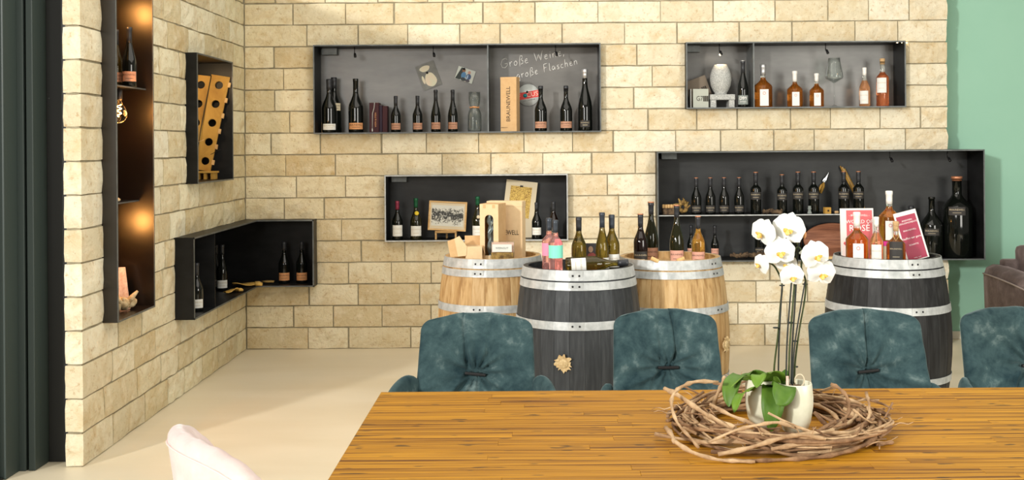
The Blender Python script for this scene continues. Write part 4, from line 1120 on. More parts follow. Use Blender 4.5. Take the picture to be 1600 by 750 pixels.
# ------------------------------------------------------------------ barrels
def barrel(label, px, Y, rh, rb, staves, headm, rot, bung, n=26):
    X = X_(px, 400, Y)
    t = thing('wine_barrel', label, 'barrel', (X, Y, 0), (0, 0, rot))
    H_ = 0.95
    def R(z): return rb - (rb - rh) * abs((z - H_ / 2) / (H_ / 2)) ** 2.0
    lv = [0, 0.05, 0.16, 0.28, 0.40, 0.475, 0.55, 0.67, 0.79, 0.90, 0.95]
    da = 2 * PI / n
    vs, fs = [], []
    for z in lv:
        r = R(z); e = 0.0009
        for (rr, a) in ((r - 0.026, -da / 2 + 0.0012), (r - e, -da / 2 + 0.0012), (r, -da / 2 + 0.008), (r, da / 2 - 0.008), (r - e, da / 2 - 0.0012), (r - 0.026, da / 2 - 0.0012)):
            vs.append((rr * math.sin(a), -rr * math.cos(a), z))
    for i in range(len(lv) - 1):
        for k in range(6):
            k2 = (k + 1) % 6
            fs.append((i * 6 + k, i * 6 + k2, (i + 1) * 6 + k2, (i + 1) * 6 + k))
    fs.append((5, 4, 3, 2, 1, 0)); m_ = (len(lv) - 1) * 6; fs.append(tuple(m_ + k for k in range(6)))
    sm = mesh(vs, fs)
    for k in range(n):
        link('stave', sm, M[staves], t, rot=(0, 0, k * da))
    for k in range(5):
        # head boards
        w = 2 * (R(0.9) - 0.024) / 5; a, b = -(R(0.9) - 0.024) + k * w, -(R(0.9) - 0.024) + (k + 1) * w - 0.001
        rr = R(0.9) - 0.024; pts = []
        for s in range(7):
            x = a + (b - a) * s / 6; pts.append((x, -math.sqrt(max(0, rr * rr - x * x))))
        for s in range(6, -1, -1):
            x = a + (b - a) * s / 6; pts.append((x, math.sqrt(max(0, rr * rr - x * x))))
        q = [pts[0]]
        for p in pts[1:]:
            if (Vector(p) - Vector(q[-1])).length > 1e-4: q.append(p)
        if (Vector(q[0]) - Vector(q[-1])).length < 1e-4: q.pop()
        link('head_board', slab(q, 0.885, 0.908), M[headm], t)
    for (za, zb) in ((0.898, 0.9505), (0.850, 0.890), (0.650, 0.692), (0.262, 0.300), (0.06, 0.10), (0.0, 0.052)):
        n2 = 48; vs, fs = [], []
        for i in range(n2):
            a = 2 * PI * i / n2
            for z, o in ((za, 0.0005), (za, 0.003), (zb, 0.003), (zb, 0.0005)):
                r = R(z) + o; vs.append((r * math.sin(a), -r * math.cos(a), z))
        for i in range(n2):
            j = (i + 1) % n2
            for k in range(4):
                k2 = (k + 1) % 4
                fs.append((i * 4 + k, j * 4 + k, j * 4 + k2, i * 4 + k2))
        hp = link('hoop', mesh(vs, fs), M['hoop'], t)
        zm = (za + zb) / 2; r = R(zm) + 0.003
        ov = sector(r, za, zb, 0.10 + 0.0, 0.34, 6, 0.0016)
        link('overlap_plate', ov, M['hoop'], hp)
        for a in (0.17, 0.28):
            link('rivet', cached(('rivet',), lambda: lathe([(0.006, 0), (0.0045, 0.003), (0.001, 0.004)], 10)), M['darkmetal'], hp, ((r + 0.001) * math.sin(a), -(r + 0.001) * math.cos(a), zm), (PI / 2, 0, a))
    if bung:
        a, z = bung; r = R(z)
        b = link('bung', lathe([(0.024, -0.01), (0.024, 0.012), (0.021, 0.016)], 18), M['burlap'], t, (r * math.sin(a), -r * math.cos(a), z), (PI / 2, 0, a))
        rr = random.Random(4); pts = []
        vs, fs = [(0, 0, 0.012)], []
        nn = 36
        for i in range(nn):
            an = 2 * PI * i / nn
            vs.append((0.024 * math.cos(an), 0.024 * math.sin(an), 0.008))
        for i in range(nn):
            an = 2 * PI * i / nn; q = 0.040 + rr.uniform(-0.010, 0.012)
            vs.append((q * math.cos(an), q * math.sin(an), 0.012 + rr.uniform(-0.007, 0.008)))
        for i in range(nn):
            j = (i + 1) % nn
            fs += [(0, 1 + i, 1 + j), (1 + i, 1 + nn + i, 1 + nn + j, 1 + j)]
        link('burlap_ruffle', mesh(vs, fs), M['burlap'], b)
    return t, R
LO = barrel('light oak wine barrel on the left carrying cardboard boxes', 770, 6.60, 0.281, 0.328, 'oak', 'oak', -0.38 - 0.1, None)
MO = barrel('light oak wine barrel behind the grey barrel, carrying four bottles', 1046.5, 6.45, 0.286, 0.338, 'oak', 'oak', 0.62, (0.98 + 0.0 - 0.62, 0.47))
BB = barrel('dark grey wine barrel in front of the oak barrels', 903, 6.02, 0.294, 0.342, 'grey_oak', 'black_oak', -0.30, (-0.26 + 0.30 + 0.0, 0.485))
RB = barrel('black wine barrel on the right carrying spirit bottles and signs', 1385.5, 6.42, 0.292, 0.352, 'black_oak', 'black_oak', -0.02, None)
HZ = 0.909
def px_at(px, Y, z): return X_(px, 225 + (HCAM - z) * FPX / Y, Y)
# left oak barrel: cartons
Y = 6.45
t = thing('open_carton', 'small open kraft carton with raised flaps on the left oak barrel', 'box', (px_at(740, Y, 0.95), Y, HZ), (0, 0, 0.10))
a = 0.048
for (x0, x1, y0, y1) in ((-a, a, -a, -a + 0.002), (-a, a, a - 0.002, a), (-a, -a + 0.002, -a, a), (a - 0.002, a, -a, a)):
    link('side_wall', box(x0, x1, y0, y1, 0, 0.108), M['cardpale'], t)
link('carton_floor', box(-a, a, -a, a, 0, 0.002), M['card'], t)
link('crumpled_filling', lathe([(0.02, 0.03), (0.036, 0.055), (0.030, 0.082), (0.006, 0.092)], 9, False), M['cardpale'], t)
link('lid_flap', prism([(-0.046, 0.108), (-0.089, 0.170), (-0.118, 0.155), (-0.098, 0.052), (-0.050, 0.056)], -0.046, -0.044), M['cardpale'], t, (0, 0, 0), (0, 0, 0.12))
link('lid_tongue', prism([(-0.118, 0.155), (-0.158, 0.142), (-0.142, 0.050), (-0.098, 0.052)], -0.046, -0.044), M['card'], t, (0, 0.0, 0), (0, 0, 0.12))
link('side_flap', box(-a, a, 0, 0.055, 0, 0.002), M['card'], t, (0, a, 0.108), (1.35, 0, 0))
link('side_flap', box(0, 0.045, -a, a, 0, 0.002), M['card'], t, (a, 0, 0.108), (0, 1.25, 0))
Y = 6.53
t = thing('window_gift_box', 'kraft bottle box with an arched window and crumpled foil inside', 'box', (px_at(770.5, Y, 1.0), Y, HZ), (0, 0, -0.27))
w, h, d = 0.056, 0.345, 0.075
wz0, wz1, ww = 0.05, 0.285, 0.026
arch = [(ww * math.cos(a_), wz1 - ww + ww * math.sin(a_)) for a_ in [PI * i / 8 for i in range(9)]]
# front panel as frame around the window
fv = []; fo = [(w, 0), (w, h), (-w, h), (-w, 0)]
link('front_panel', prism([(-w, 0), (-ww, 0), (-ww, wz1 - ww)] + [(x, z) for x, z in reversed(arch)][1:5] + [(0, h), (-w, h)], -d, -d + 0.002), M['cardpale'], t)
link('front_panel', prism([(w, 0), (w, h), (0, h)] + [(x, z) for x, z in reversed(arch)][4:8] + [(ww, wz1 - ww), (ww, 0)], -d, -d + 0.002), M['cardpale'], t)
link('window_sill', box(-ww, ww, -d, -d + 0.002, 0, wz0), M['cardpale'], t)
for s in (-1, 1): link('side_panel', box(s * w - (0.002 if s > 0 else 0), s * w + (0 if s > 0 else 0.002), -d + 0.002, d, 0, h), M['card'], t)
link('back_panel', box(-w + 0.002, w - 0.002, d - 0.002, d, 0, h), M['cardin'], t)
link('top_panel', box(-w, w, -d, d, h, h + 0.002), M['card'], t)
for s in (-1, 1): link('lock_tab', box(s * 0.028 - 0.008, s * 0.028 + 0.008, -d - 0.0015, -d, h - 0.022, h - 0.002), M['card'], t)
rf = random.Random(8)
M['foil'] = mat('crinkled_film', (0.34, 0.42, 0.44), 0.15, 0.7)
vs = []; fs = []
for i in range(13):
    for k in range(9):
        an = 2 * PI * k / 9; r = 0.027 * (1 - 0.35 * math.sin(i * 0.9) ** 2) * rf.uniform(0.55, 1.15)
        vs.append((r * math.cos(an), -0.032 + r * math.sin(an), 0.03 + i * 0.021))
for i in range(12):
    for k in range(9):
        k2 = (k + 1) % 9; fs.append((i * 9 + k, i * 9 + k2, (i + 1) * 9 + k2, (i + 1) * 9 + k))
link('crumpled_film', mesh(vs, fs), M['foil'], t)
Y = 6.70
t = thing('wide_gift_box', 'wide kraft three-bottle box with black lettering on the left oak barrel', 'box', (px_at(791, Y, 1.0), Y, HZ), (0, 0, -0.22))
link('box_body', box(-0.108, 0.108, -0.04, 0.05, 0, 0.35, 0.0015), M['cardpale'], t)
link('lid', box(-0.109, 0.109, -0.0412, 0.051, 0.32, 0.352, 0.0012), M['cardpale'], t)
link('lettering', text_mesh('BRAUNEWELL', 0.040, 0.72), M['ink'], t, (-0.004, -0.0412, 0.165))
Y = 6.425
t = thing('gift_pack', 'small clear-wrapped gift pack with a printed white band', 'gift pack', (px_at(785, Y, 0.95), Y, HZ), (0, 0, -0.08))
link('tray_contents', box(-0.064, 0.064, -0.012, 0.016, 0.004, 0.07, 0.006, 2), M['goldwood'], t)
link('inner_card', box(-0.064, 0.064, 0.016, 0.019, 0.004, 0.127), mat('rosy_card', (0.62, 0.42, 0.34), 0.6), t)
link('printed_band', box(-0.056, 0.056, -0.0185, -0.017, 0.075, 0.118), M['lab_white'], t)
link('film_wrap', box(-0.070, 0.070, -0.022, 0.022, 0.001, 0.135, 0.008, 2), M['clear'], t)
link('lettering', text_mesh('WEINGUT', 0.016), M['ink'], t, (0, -0.0188, 0.096))

# grey barrel
def bt(label, style, px, Y, h, z=HZ, **kw):
    return bottle(label, style, px_at(px, Y, z + h * 0.5), Y, z, h, **kw)
bt('rosé bottle with a pink label, left on the grey barrel', 'bordeaux', 858, 5.96, 0.295, glass='rose', cap='cap_blue', capl=0.22, lab=('lab_pink', 0.10, 0.168, 80))
bt('rosé bottle with a mint green label in front of the pink-labelled one', 'bordeaux', 868, 5.84, 0.293, glass='rose', cap='cap_blue', capl=0.22, lab=('lab_mint', 0.10, 0.168, 80), labturn=0.2)
bt('upright olive bottle with a white label behind the lying bottle', 'burgundy', 904.5, 6.03, 0.295, glass='glassolive', cap='cap_dark', capl=0.25, lab=('lab_white', 0.02, 0.085, 60))
bt('tall olive flute bottle with a white label right of the small photo card', 'flute', 941, 6.04, 0.318, glass='glassolive', cap='cap_blue', capl=0.25, lab=('lab_white', 0.02, 0.08, 70))
bt('shorter amber-olive bottle with a white label, rightmost upright on the grey barrel', 'burgundy', 956, 6.10, 0.302, glass='glassolive', cap='cap_blue', capl=0.24, lab=('lab_white', 0.02, 0.09, 70))
X0 = px_at(884, 5.90, HZ + 0.04)
t = bottle('dark olive bottle lying across the grey barrel top', 'burgundy', X0, 5.90, HZ + 0.0415, 0.33, glass='glassolive', rot=(0, PI / 2 - 0.045, 0.03), cap='cap_dark', capl=0.17, lab=('lab_white', 0.025, 0.095, 60), labturn=0.0)
t.location.z = HZ + 0.002 + 0.041 * 0.33 / 0.30
M['photodark'] = mat('dark_photo', (0.07, 0.068, 0.085), 0.4)
t = thing('photo_card', 'small dark photo card of a person in red, standing between the olive bottles', 'photo card', (px_at(926, 6.1, 0.96), 6.1, HZ), (-0.1, 0, 0), None, 1.18)
link('card_sheet', box(-0.036, 0.036, 0, 0.002, 0, 0.125), M['photodark'], t)
link('printed_face', prism([(0.011 * math.cos(a_) - 0.008, 0.097 + 0.015 * math.sin(a_)) for a_ in [2 * PI * i / 12 for i in range(12)]], -0.001, 0), mat('print_skin', (0.55, 0.36, 0.28), 0.6), t)
link('printed_shirt', prism([(-0.03, 0.02), (0.026, 0.02), (0.022, 0.065), (0.004, 0.082), (-0.018, 0.078), (-0.03, 0.05)], -0.0012, 0), mat('print_red', (0.40, 0.10, 0.10), 0.6), t)
# middle oak barrel
bt('dark-labelled black bottle, leftmost on the middle oak barrel', 'burgundy', 1001, 6.33, 0.29, glass='glassbrown', cap='cap_dark', capl=0.25, capmark='cap_copper', lab=('lab_dark', 0.02, 0.085, 64))
bt('tall dark flute bottle with copper label behind the dark-labelled bottle', 'flute', 1017.5, 6.46, 0.35, glass='glassgreen', cap='cap_dark', capl=0.2, capmark='cap_copper', lab=('lab_copper', 0.02, 0.085, 64))
bt('tall dark flute bottle with a copper label in the middle of the middle oak barrel', 'flute', 1057.5, 6.32, 0.338, glass='glassgreen', cap='cap_dark', capl=0.2, capmark='cap_copper', lab=('lab_rosy', 0.02, 0.085, 66))
bt('amber wine bottle with a copper label, rightmost on the middle oak barrel', 'burgundy', 1091, 6.32, 0.275, glass='glassamber', cap='cap_dark', capl=0.25, capmark='cap_copper', lab=('lab_rosy', 0.02, 0.085, 66))
for px, Y, r_, nm in ((1021.5, 6.235, 0.5, 'used cork tilted on the rim of the middle oak barrel'), (1062, 6.225, -0.4, 'used cork lying in front of the middle flute bottle')):
    t = thing('used_cork', nm, 'cork', (px_at(px, Y, 0.93), Y, HZ + 0.042), (0.5, r_ + PI / 2, 0.6))
    link('cork_body', lathe([(0.011, -0.022), (0.012, -0.02), (0.012, 0.02), (0.011, 0.022)], 12), M['lightwood'], t)
    t.location.z = 0.955; t.location.y = 6.185
# right barrel
t = thing('rose_sign', 'pink and white standing sign advertising the world of rosé', 'sign', (px_at(1340.5, 6.5, 1.0), 6.50, HZ), (-0.07, 0, 0.03))
link('acrylic_stand', box(-0.098, 0.098, 0, 0.003, 0, 0.303), M['lab_white'], t)
link('printed_sheet', box(-0.062, 0.090, -0.001, 0, 0.012, 0.292), mat('pink_print', (0.62, 0.12, 0.13), 0.5), t)
link('side_strip', box(-0.090, -0.062, -0.001, 0, 0.012, 0.292), mat('pale_pink_print', (0.85, 0.72, 0.68), 0.5), t)
link('lettering', text_mesh('WORLD OF', 0.030), M['whiteink'], t, (0.014, -0.0016, 0.225))
link('lettering', text_mesh('ROSÉ', 0.052), M['whiteink'], t, (0.014, -0.0016, 0.187))
link('lettering', text_mesh('- BRAUNEWELL -', 0.016), M['whiteink'], t, (0.014, -0.0016, 0.262))
link('printed_glass', prism([(-0.083, 0.10), (-0.070, 0.085), (-0.064, 0.10), (-0.075, 0.112)], -0.0014, -0.001), M['redink'], t)
t = thing('menu_card', 'slanting wine-red menu card with a white border', 'menu', (px_at(1435, 6.42, 0.93), 6.42, HZ + 0.012), (-0.12, -0.245, 0))
link('card_sheet', box(-0.066, 0.066, 0, 0.004, 0, 0.285), M['lab_white'], t)
link('printed_sheet', box(-0.056, 0.056, -0.001, 0, 0.005, 0.262), mat('wine_red_print', (0.33, 0.025, 0.065), 0.45), t)
for s_t, z, sz in (('ANISWEIN', 0.232, 0.013), ('GENUSSMOMENTE', 0.217, 0.013), ('BRAUNEWELL', 0.175, 0.012), ('Schaffen wir gerne.', 0.130, 0.017), ('SCHNITTE', 0.09, 0.012), ('WEIN   GUT', 0.014, 0.008)):
    link('lettering', text_mesh(s_t, sz), M['whiteink'], t, (0.0, -0.0016, z))
bt('amber spirit bottle with white capsule and tag, in front of the pink sign', 'flask', 1339, 6.33, 0.292, glass='cognac', cap='cap_white', capl=0.27, tagged=True, cat='spirit bottle', name='spirit_bottle')
bt('orange wine bottle with white screw cap and label, right of the pink sign', 'burgundy', 1369.5, 6.27, 0.268, glass='orange', cap='cap_white', capl=0.2, lab=('lab_white', 0.012, 0.13, 46))
bt('tallest amber bottle standing on a magenta carton at the back of the black barrel', 'flask', 1389.5, 6.56, 0.29, z=HZ + 0.11, glass='cognac', cap='cap_white', capl=0.26, tagged=True, cat='spirit bottle', name='spirit_bottle')
t = thing('magenta_carton', 'small white and magenta carton under the tallest amber bottle', 'box', (px_at(1389.5, 6.56, 1.0), 6.56, HZ))
link('carton_body', box(-0.045, 0.045, -0.045, 0.045, 0, 0.109, 0.001), M['lab_cream'], t)
link('magenta_band', box(-0.0455, 0.0455, -0.0455, 0.0455, 0.082, 0.1095), mat('magenta_print', (0.62, 0.02, 0.25), 0.5), t)
bt('squat amber bottle with cork stopper and dark label, front of the black barrel', 'flask', 1400, 6.26, 0.243, glass='cognac', cap='cork', capl=0.22, lab=('lab_dark', 0.015, 0.135, 42), cat='spirit bottle', name='spirit_bottle')
t = [o for o in bpy.data.objects if o.get('label', '').startswith('squat amber')][0]
link('string', tube([(0.014, 0, 0.185), (0.012, -0.045, 0.16), (0.0, -0.054, 0.14), (-0.012, -0.045, 0.16), (-0.014, 0, 0.185)], 0.0013, 5), M['string'], t)

# ------------------------------------------------------------------ table
TX0, TX1, TY0, TY1, TZ = -0.525, 2.20, 2.76, 3.855, 0.75
tb = thing('dining_table', 'long oiled wooden dining table of laminated planks in the foreground', 'table', (TX0, TY0, 0))
rt = random.Random(12)
nrow = 22; sw = (TY1 - TY0) / nrow
pm = {}
for r in range(nrow):
    x = 0.0; cuts = [0.0]
    x += rt.uniform(0.35, 1.0)
    while x < TX1 - TX0 - 0.25:
        cuts.append(x); x += rt.uniform(0.55, 1.1)
    cuts.append(TX1 - TX0)
    for a, b in zip(cuts[:-1], cuts[1:]):
        link('plank', box(0, b - a - 0.0004, 0, sw - 0.0003, 0, 0.04, 0.0005), M['table'], tb, (a, r * sw, TZ - 0.04))
for (x, y) in ((0.60, 0.12), (0.60, TY1 - TY0 - 0.12), (TX1 - TX0 - 0.22, 0.12), (TX1 - TX0 - 0.22, TY1 - TY0 - 0.12)):
    link('leg', box(x - 0.04, x + 0.04, y - 0.04, y + 0.04, 0, TZ - 0.04, 0.003), M['darkmetal'], tb)
link('cross_beam', box(0.56, TX1 - TX0 - 0.18, (TY1 - TY0) / 2 - 0.03, (TY1 - TY0) / 2 + 0.03, TZ - 0.09, TZ - 0.04), M['darkmetal'], tb)

# ------------------------------------------------------------------ teal chairs
def backrest(W=0.232, zb=0.40, zt=0.915, seam=-0.02, seed=0, barz=0.235, barx=0.0, seam2=None, bart=0.0):
    nu, nv = 72, 72
    vs, fs = [], []
    rr = random.Random(seed); ph = [rr.uniform(0, 6.28) for _ in range(8)]
    Hh = zt - zb
    cr = 0.050
    def shape(u, v):
        z = v * Hh
        w = W * (1.04 - 0.10 * max(0, (v - 0.25)))
        dz = Hh - z
        if dz < cr: w -= cr - math.sqrt(max(0, cr * cr - (cr - dz) ** 2))
        x = u * w
        zz = z + zb - 0.018 * abs(u) ** 2.5 * (v ** 4) - 0.0015 * (v ** 6) * math.cos(u * 9 + ph[0])
        return x, zz, w
    def disp(x, z, u, v):
        # z measured from the floor; pinch bar sits barz below the top
        bz = zt - barz + bart * (x - barx)
        dx = max(0, abs(x - barx) - 0.036); dz = z - bz
        d = math.hypot(dx, dz)
        f = 0.042 * (max(0, 1 - abs(u) ** 3.2)) ** 0.55 * (max(0, 1 - max(0, (v - 0.55) / 0.45) ** 4)) ** 0.5
        f -= 0.042 * math.exp(-(d / 0.045) ** 1.3)
        ang = math.atan2(dz, (x - barx))
        fold = math.exp(-((d - 0.05) / 0.085) ** 2)
        f += 0.0095 * fold * math.sin(ang * 11 + ph[1] + 1.6 * math.sin(ang * 2 + ph[2]))
        # main seam from the bar to the top
        if dz > 0:
            xs = barx + seam + 0.012 * math.sin(dz * 12 + ph[3])
            f -= 0.020 * math.exp(-((x - xs) / 0.006) ** 2) * min(1, dz / 0.03)
            f += 0.006 * math.exp(-((x - xs - 0.014) / 0.012) ** 2) * min(1, dz / 0.05)
            if seam2 is not None: f -= 0.009 * math.exp(-((x - barx - seam2) / 0.006) ** 2) * min(1, dz / 0.03)
        else:
            # panel below the bar is sunk, with pleats running to the lower corners
            ww = 0.035 + 0.55 * (-dz)
            inside = 1 / (1 + math.exp((abs(x - barx) - ww) / 0.006))
            f -= 0.016 * inside
            f += 0.010 * math.exp(-((abs(x - barx) - ww - 0.012) / 0.010) ** 2)
            f += 0.007 * math.exp(-((abs(x - barx) * 0.32 + dz + 0.0) / 0.012) ** 2) * min(1, abs(x - barx) / 0.05)
        # edge gathering
        f += 0.0030 * math.sin(z * 60 + ph[4] + 3 * u) * max(0, abs(u) - 0.62) * 2.4
        f += 0.004 * pnoise(Vector((x * 14, z * 14, seed * 3.1)))
        return f
    for j in range(nv + 1):
        for i in range(nu + 1):
            u, v = -1 + 2 * i / nu, j / nv
            x, z, w = shape(u, v)
            y = -disp(x, z, u, v) - 0.055 * u * u + 0.16 * v
            vs.append((x, y, z))
    s = len(vs)
    for j in range(nv + 1):
        for i in range(nu + 1):
            u, v = -1 + 2 * i / nu, j / nv
            x, z, w = shape(u, v)
            y = 0.052 * (max(0, 1 - abs(u) ** 4)) ** 0.5 * (max(0, 1 - max(0, (v - 0.7) / 0.3) ** 4)) ** 0.5 - 0.055 * u * u + 0.16 * v + 0.012
            vs.append((x, y, z))
    n1 = nu + 1
    for j in range(nv):
        for i in range(nu):
            a = j * n1 + i
            fs.append((a, a + 1, a + n1 + 1, a + n1)); fs.append((s + a, s + a + n1, s + a + n1 + 1, s + a + 1))
    for j in range(nv):
        a = j * n1; fs.append((a, a + n1, s + a + n1, s + a)); a += nu; fs.append((a + n1, a, s + a, s + a + n1))
    for i in range(nu):
        fs.append((i + 1, i, s + i, s + i + 1)); a = nv * n1 + i; fs.append((a, a + 1, s + a + 1, s + a))
    return mesh(vs, fs, True)
def rounded(x0, x1, y0, y1, z0, z1, b):
    return box(x0, x1, y0, y1, z0, z1, b, 4)
def arm_mesh(s, tophi):
    fl = 0.028 if tophi > 0.68 else 0.0
    """padded arm flaring outwards from the side of the backrest"""
    path = [(s * 0.225, 0.05, 0.66), (s * 0.262, 0.0, tophi + 0.012), (s * (0.268 + fl), -0.08, tophi - 0.006), (s * (0.27 + 1.5 * fl), -0.18, tophi - 0.035), (s * (0.27 + fl), -0.27, tophi - 0.08)]
    vs, fs = [], []; n = 14
    for i, p in enumerate(path):
        for k in range(n):
            a = 2 * PI * k / n
            rx, rz = 0.032, 0.11
            ca, sa = math.cos(a), math.sin(a)
            px_ = p[0] + rx * (abs(ca) ** 0.8) * (1 if ca > 0 else -1)
            pz_ = p[2] - rz + rz * (abs(sa) ** 0.8) * (1 if sa > 0 else -1) + 0.002 * math.sin(k * 3 + i * 2)
            vs.append((px_, p[1], pz_))
    for i in range(len(path) - 1):
        for k in range(n):
            k2 = (k + 1) % n
            fs.append((i * n + k, i * n + k2, (i + 1) * n + k2, (i + 1) * n + k))
    fs.append(tuple(range(n))); fs.append(tuple((len(path) - 1) * n + k for k in range(n - 1, -1, -1)))
    bm = bmesh.new(); bm.from_mesh(mesh(vs, fs)); me = bm_mesh(bm, True); return me
def teal_chair(label, px, Y, rz, zt, arm, W, **kw):
    t = thing('upholstered_chair', label, 'chair', (X_(px, 550, Y), Y, 0), (0, 0, rz), 'teal velvet chairs behind the table')
    bk_ = link('backrest', backrest(zt=zt, W=W, **kw), M['teal'], t)
    bz = zt - kw.get('barz', 0.235)
    bx = kw.get('barx', 0.0)
    link('pinch_bar', rounded(-0.042, 0.042, -0.007, 0.007, -0.0055, 0.0055, 0.003), M['black'], t, (bx, -0.012 + 0.16 * (bz - 0.40) / (zt - 0.40) - 0.008, bz), (0, -kw.get('bart', 0.0), 0))
    link('seat', rounded(-0.235, 0.235, -0.46, 0.02, 0.38, 0.49, 0.04), M['teal'], t)
    for s in (-1, 1):
        am = link('armrest', arm_mesh(s, arm), M['teal'], t)
        am.modifiers.new('smooth', 'SUBSURF').render_levels = 2
        for yy in (-0.40, -0.02):
            link('leg', tube([(s * 0.20, yy, 0.38), (s * 0.235, yy + (0.03 if yy > -0.2 else -0.03), 0.0)], [0.014, 0.010], 8), M['darkmetal'], t)
    return t
teal_chair('teal velvet chair left of the grey barrel, its armrests peeking over the table', 742, 4.42, -0.04, 0.912, 0.692, 0.232, seam=-0.045, seed=1, barz=0.232, barx=-0.005, seam2=0.05, bart=-0.10)
teal_chair('teal velvet chair in front of the middle oak barrel, behind the vine wreath', 1045, 4.47, 0.03, 0.915, 0.62, 0.216, seam=0.02, seed=2, barz=0.225, barx=0.008, seam2=-0.03, bart=0.0)
teal_chair('teal velvet chair in front of the black barrel, right of the orchid', 1364, 4.42, 0.05, 0.915, 0.62, 0.234, seam=0.012, seed=3, barz=0.235, barx=0.005, bart=0.10)
teal_chair('teal velvet chair cut off by the right edge of the photograph', 1606, 4.45, 0.02, 0.915, 0.655, 0.236, seam=0.02, seed=4, barz=0.225, barx=0.05, bart=0.0)

# ------------------------------------------------------------------ pink chair
pk = thing('tub_chair', 'pale pink velvet tub chair at the left end of the table', 'chair', (-0.605, 3.05, 0), (0, 0, 0.58))
def tub(seed=3):
    vs, fs = [], []
    nu, nr = 96, 16
    a0, a1 = math.radians(20), math.radians(340)       # opening towards +x
    rr = random.Random(seed)
    for i in range(nu + 1):
        a = a0 + (a1 - a0) * i / nu
        da = abs(((a - math.radians(180) + PI) % (2 * PI)) - PI)
        s = 1 / (1 + math.exp((da - 0.88) / 0.17))
        top = 0.60 + 0.272 * s
        pl = 0.0035 * math.sin(a * 75)
        tk = 0.034
        Rm = 0.275 + 0.02 * s
        prof_ = []
        for k in range(nr + 1):
            q = PI * k / nr
            prof_.append((tk * math.cos(q) * (1 + pl * 6), top - 0.035 + (0.035 + pl * math.sin(q)) * math.sin(q)))
        prof_ = [(tk * 0.7 - 0.02, 0.34), (tk * 0.98, 0.5)] + prof_ + [(-tk * 1.1, 0.5), (-tk, 0.40)]
        for (dr, z) in prof_:
            lean = 0.20 * max(0, z - 0.6) * s
            r = Rm + dr + lean
            vs.append((r * math.cos(a), r * math.sin(a) * 1.02, z))
    m_ = nr + 5
    for i in range(nu):
        for k in range(m_ - 1):
            fs.append((i * m_ + k, (i + 1) * m_ + k, (i + 1) * m_ + k + 1, i * m_ + k + 1))
        fs.append((i * m_ + m_ - 1, (i + 1) * m_ + m_ - 1, (i + 1) * m_, i * m_))
    fs.append(tuple(range(m_))); fs.append(tuple(nu * m_ + k for k in range(m_ - 1, -1, -1)))
    bm = bmesh.new(); bm.from_mesh(mesh(vs, fs)); return bm_mesh(bm, True)
link('shell', tub(), M['pink'], pk)
pp = []
for i in range(60):
    a = math.radians(20 + 320 * i / 59)
    da = abs(((a - math.radians(180) + PI) % (2 * PI)) - PI)
    s = 1 / (1 + math.exp((da - 0.88) / 0.17)); top = 0.60 + 0.272 * s - 0.036
    r = 0.275 + 0.02 * s + 0.036 + 0.20 * max(0, top - 0.6) * s
    pp.append((r * math.cos(a), r * math.sin(a) * 1.02, top))
link('piping', tube(pp, 0.003, 6), M['pinkpipe'], pk)
link('seat', lathe([(0.20, 0.34), (0.25, 0.36), (0.255, 0.44), (0.22, 0.47), (0.05, 0.475)], 32), M['pink'], pk)
for a in (45, 135, 225, 315):
    ca, sa = math.cos(math.radians(a)), math.sin(math.radians(a))
    link('leg', tube([(0.17 * ca, 0.17 * sa, 0.36), (0.22 * ca, 0.22 * sa, 0)], [0.014, 0.009], 8), M['darkmetal'], pk)

# ------------------------------------------------------------------ taupe sofa at the far right
sf = thing('sofa', 'taupe velvet sofa with piped rounded armrest by the green wall', 'sofa', (X_(1545, 450, 7.9) + 0.14, 7.9, 0))
def bulge(x0, x1, y0, y1, z0, z1, b): return rounded(x0, x1, y0, y1, z0, z1, b)
arm = []
n_ = 24
def armshape():
    vs, fs = [], []
    ns, m_ = 10, 12
    # side panel with a top that slopes down to the front (towards the camera) and right
    pts = [(0.0, 0.06), (0.0, 0.60), (0.02, 0.655), (0.07, 0.68), (0.14, 0.675), (0.20, 0.63), (0.21, 0.55), (0.21, 0.06)]
    for j in range(ns + 1):
        v = j / ns
        y = -0.42 + 0.86 * v
        for (x, z) in pts:
            zz = z if z < 0.3 else z - 0.10 * (1 - v) ** 2
            xx = x + 0.10 * (1 - v) ** 2 + (0.015 if z < 0.3 else 0)
            vs.append((xx, y, zz))
    k_ = len(pts)
    for j in range(ns):
        for k in range(k_):
            k2 = (k + 1) % k_
            fs.append((j * k_ + k, j * k_ + k2, (j + 1) * k_ + k2, (j + 1) * k_ + k))
    fs.append(tuple(range(k_))); fs.append(tuple(ns * k_ + k for k in range(k_ - 1, -1, -1)))
    bm = bmesh.new(); bm.from_mesh(mesh(vs, fs)); return bm_mesh(bm, True)
link('armrest', armshape(), M['taupe'], sf)
pts = [(0.0 + 0.10 * (1 - v) ** 2, -0.42 + 0.86 * v, 0.612 - 0.10 * (1 - v) ** 2) for v in [i / 10 for i in range(11)]]
link('piping', tube([(0.30, -0.425, 0.40), (0.24, -0.425, 0.515), (0.12, -0.425, 0.525)] + [(x - 0.003, y, z) for x, y, z in pts], 0.006, 6), M['piping'], sf)
link('back_cushion', rounded(0.22, 0.85, 0.16, 0.36, 0.44, 0.86, 0.07), M['taupe'], sf, rot=(-0.1, 0, 0))
link('back_frame', rounded(0.12, 1.7, 0.34, 0.46, 0.10, 0.72, 0.04), M['taupe'], sf)
link('seat_cushion', rounded(0.21, 1.7, -0.42, 0.28, 0.26, 0.44, 0.06), M['taupe'], sf)
link('seat_base', rounded(0.10, 1.7, -0.40, 0.40, 0.08, 0.28, 0.02), M['taupe'], sf)
link('back_cushion', rounded(0.87, 1.6, 0.16, 0.36, 0.44, 0.84, 0.07), M['taupe'], sf, rot=(-0.1, 0, 0))
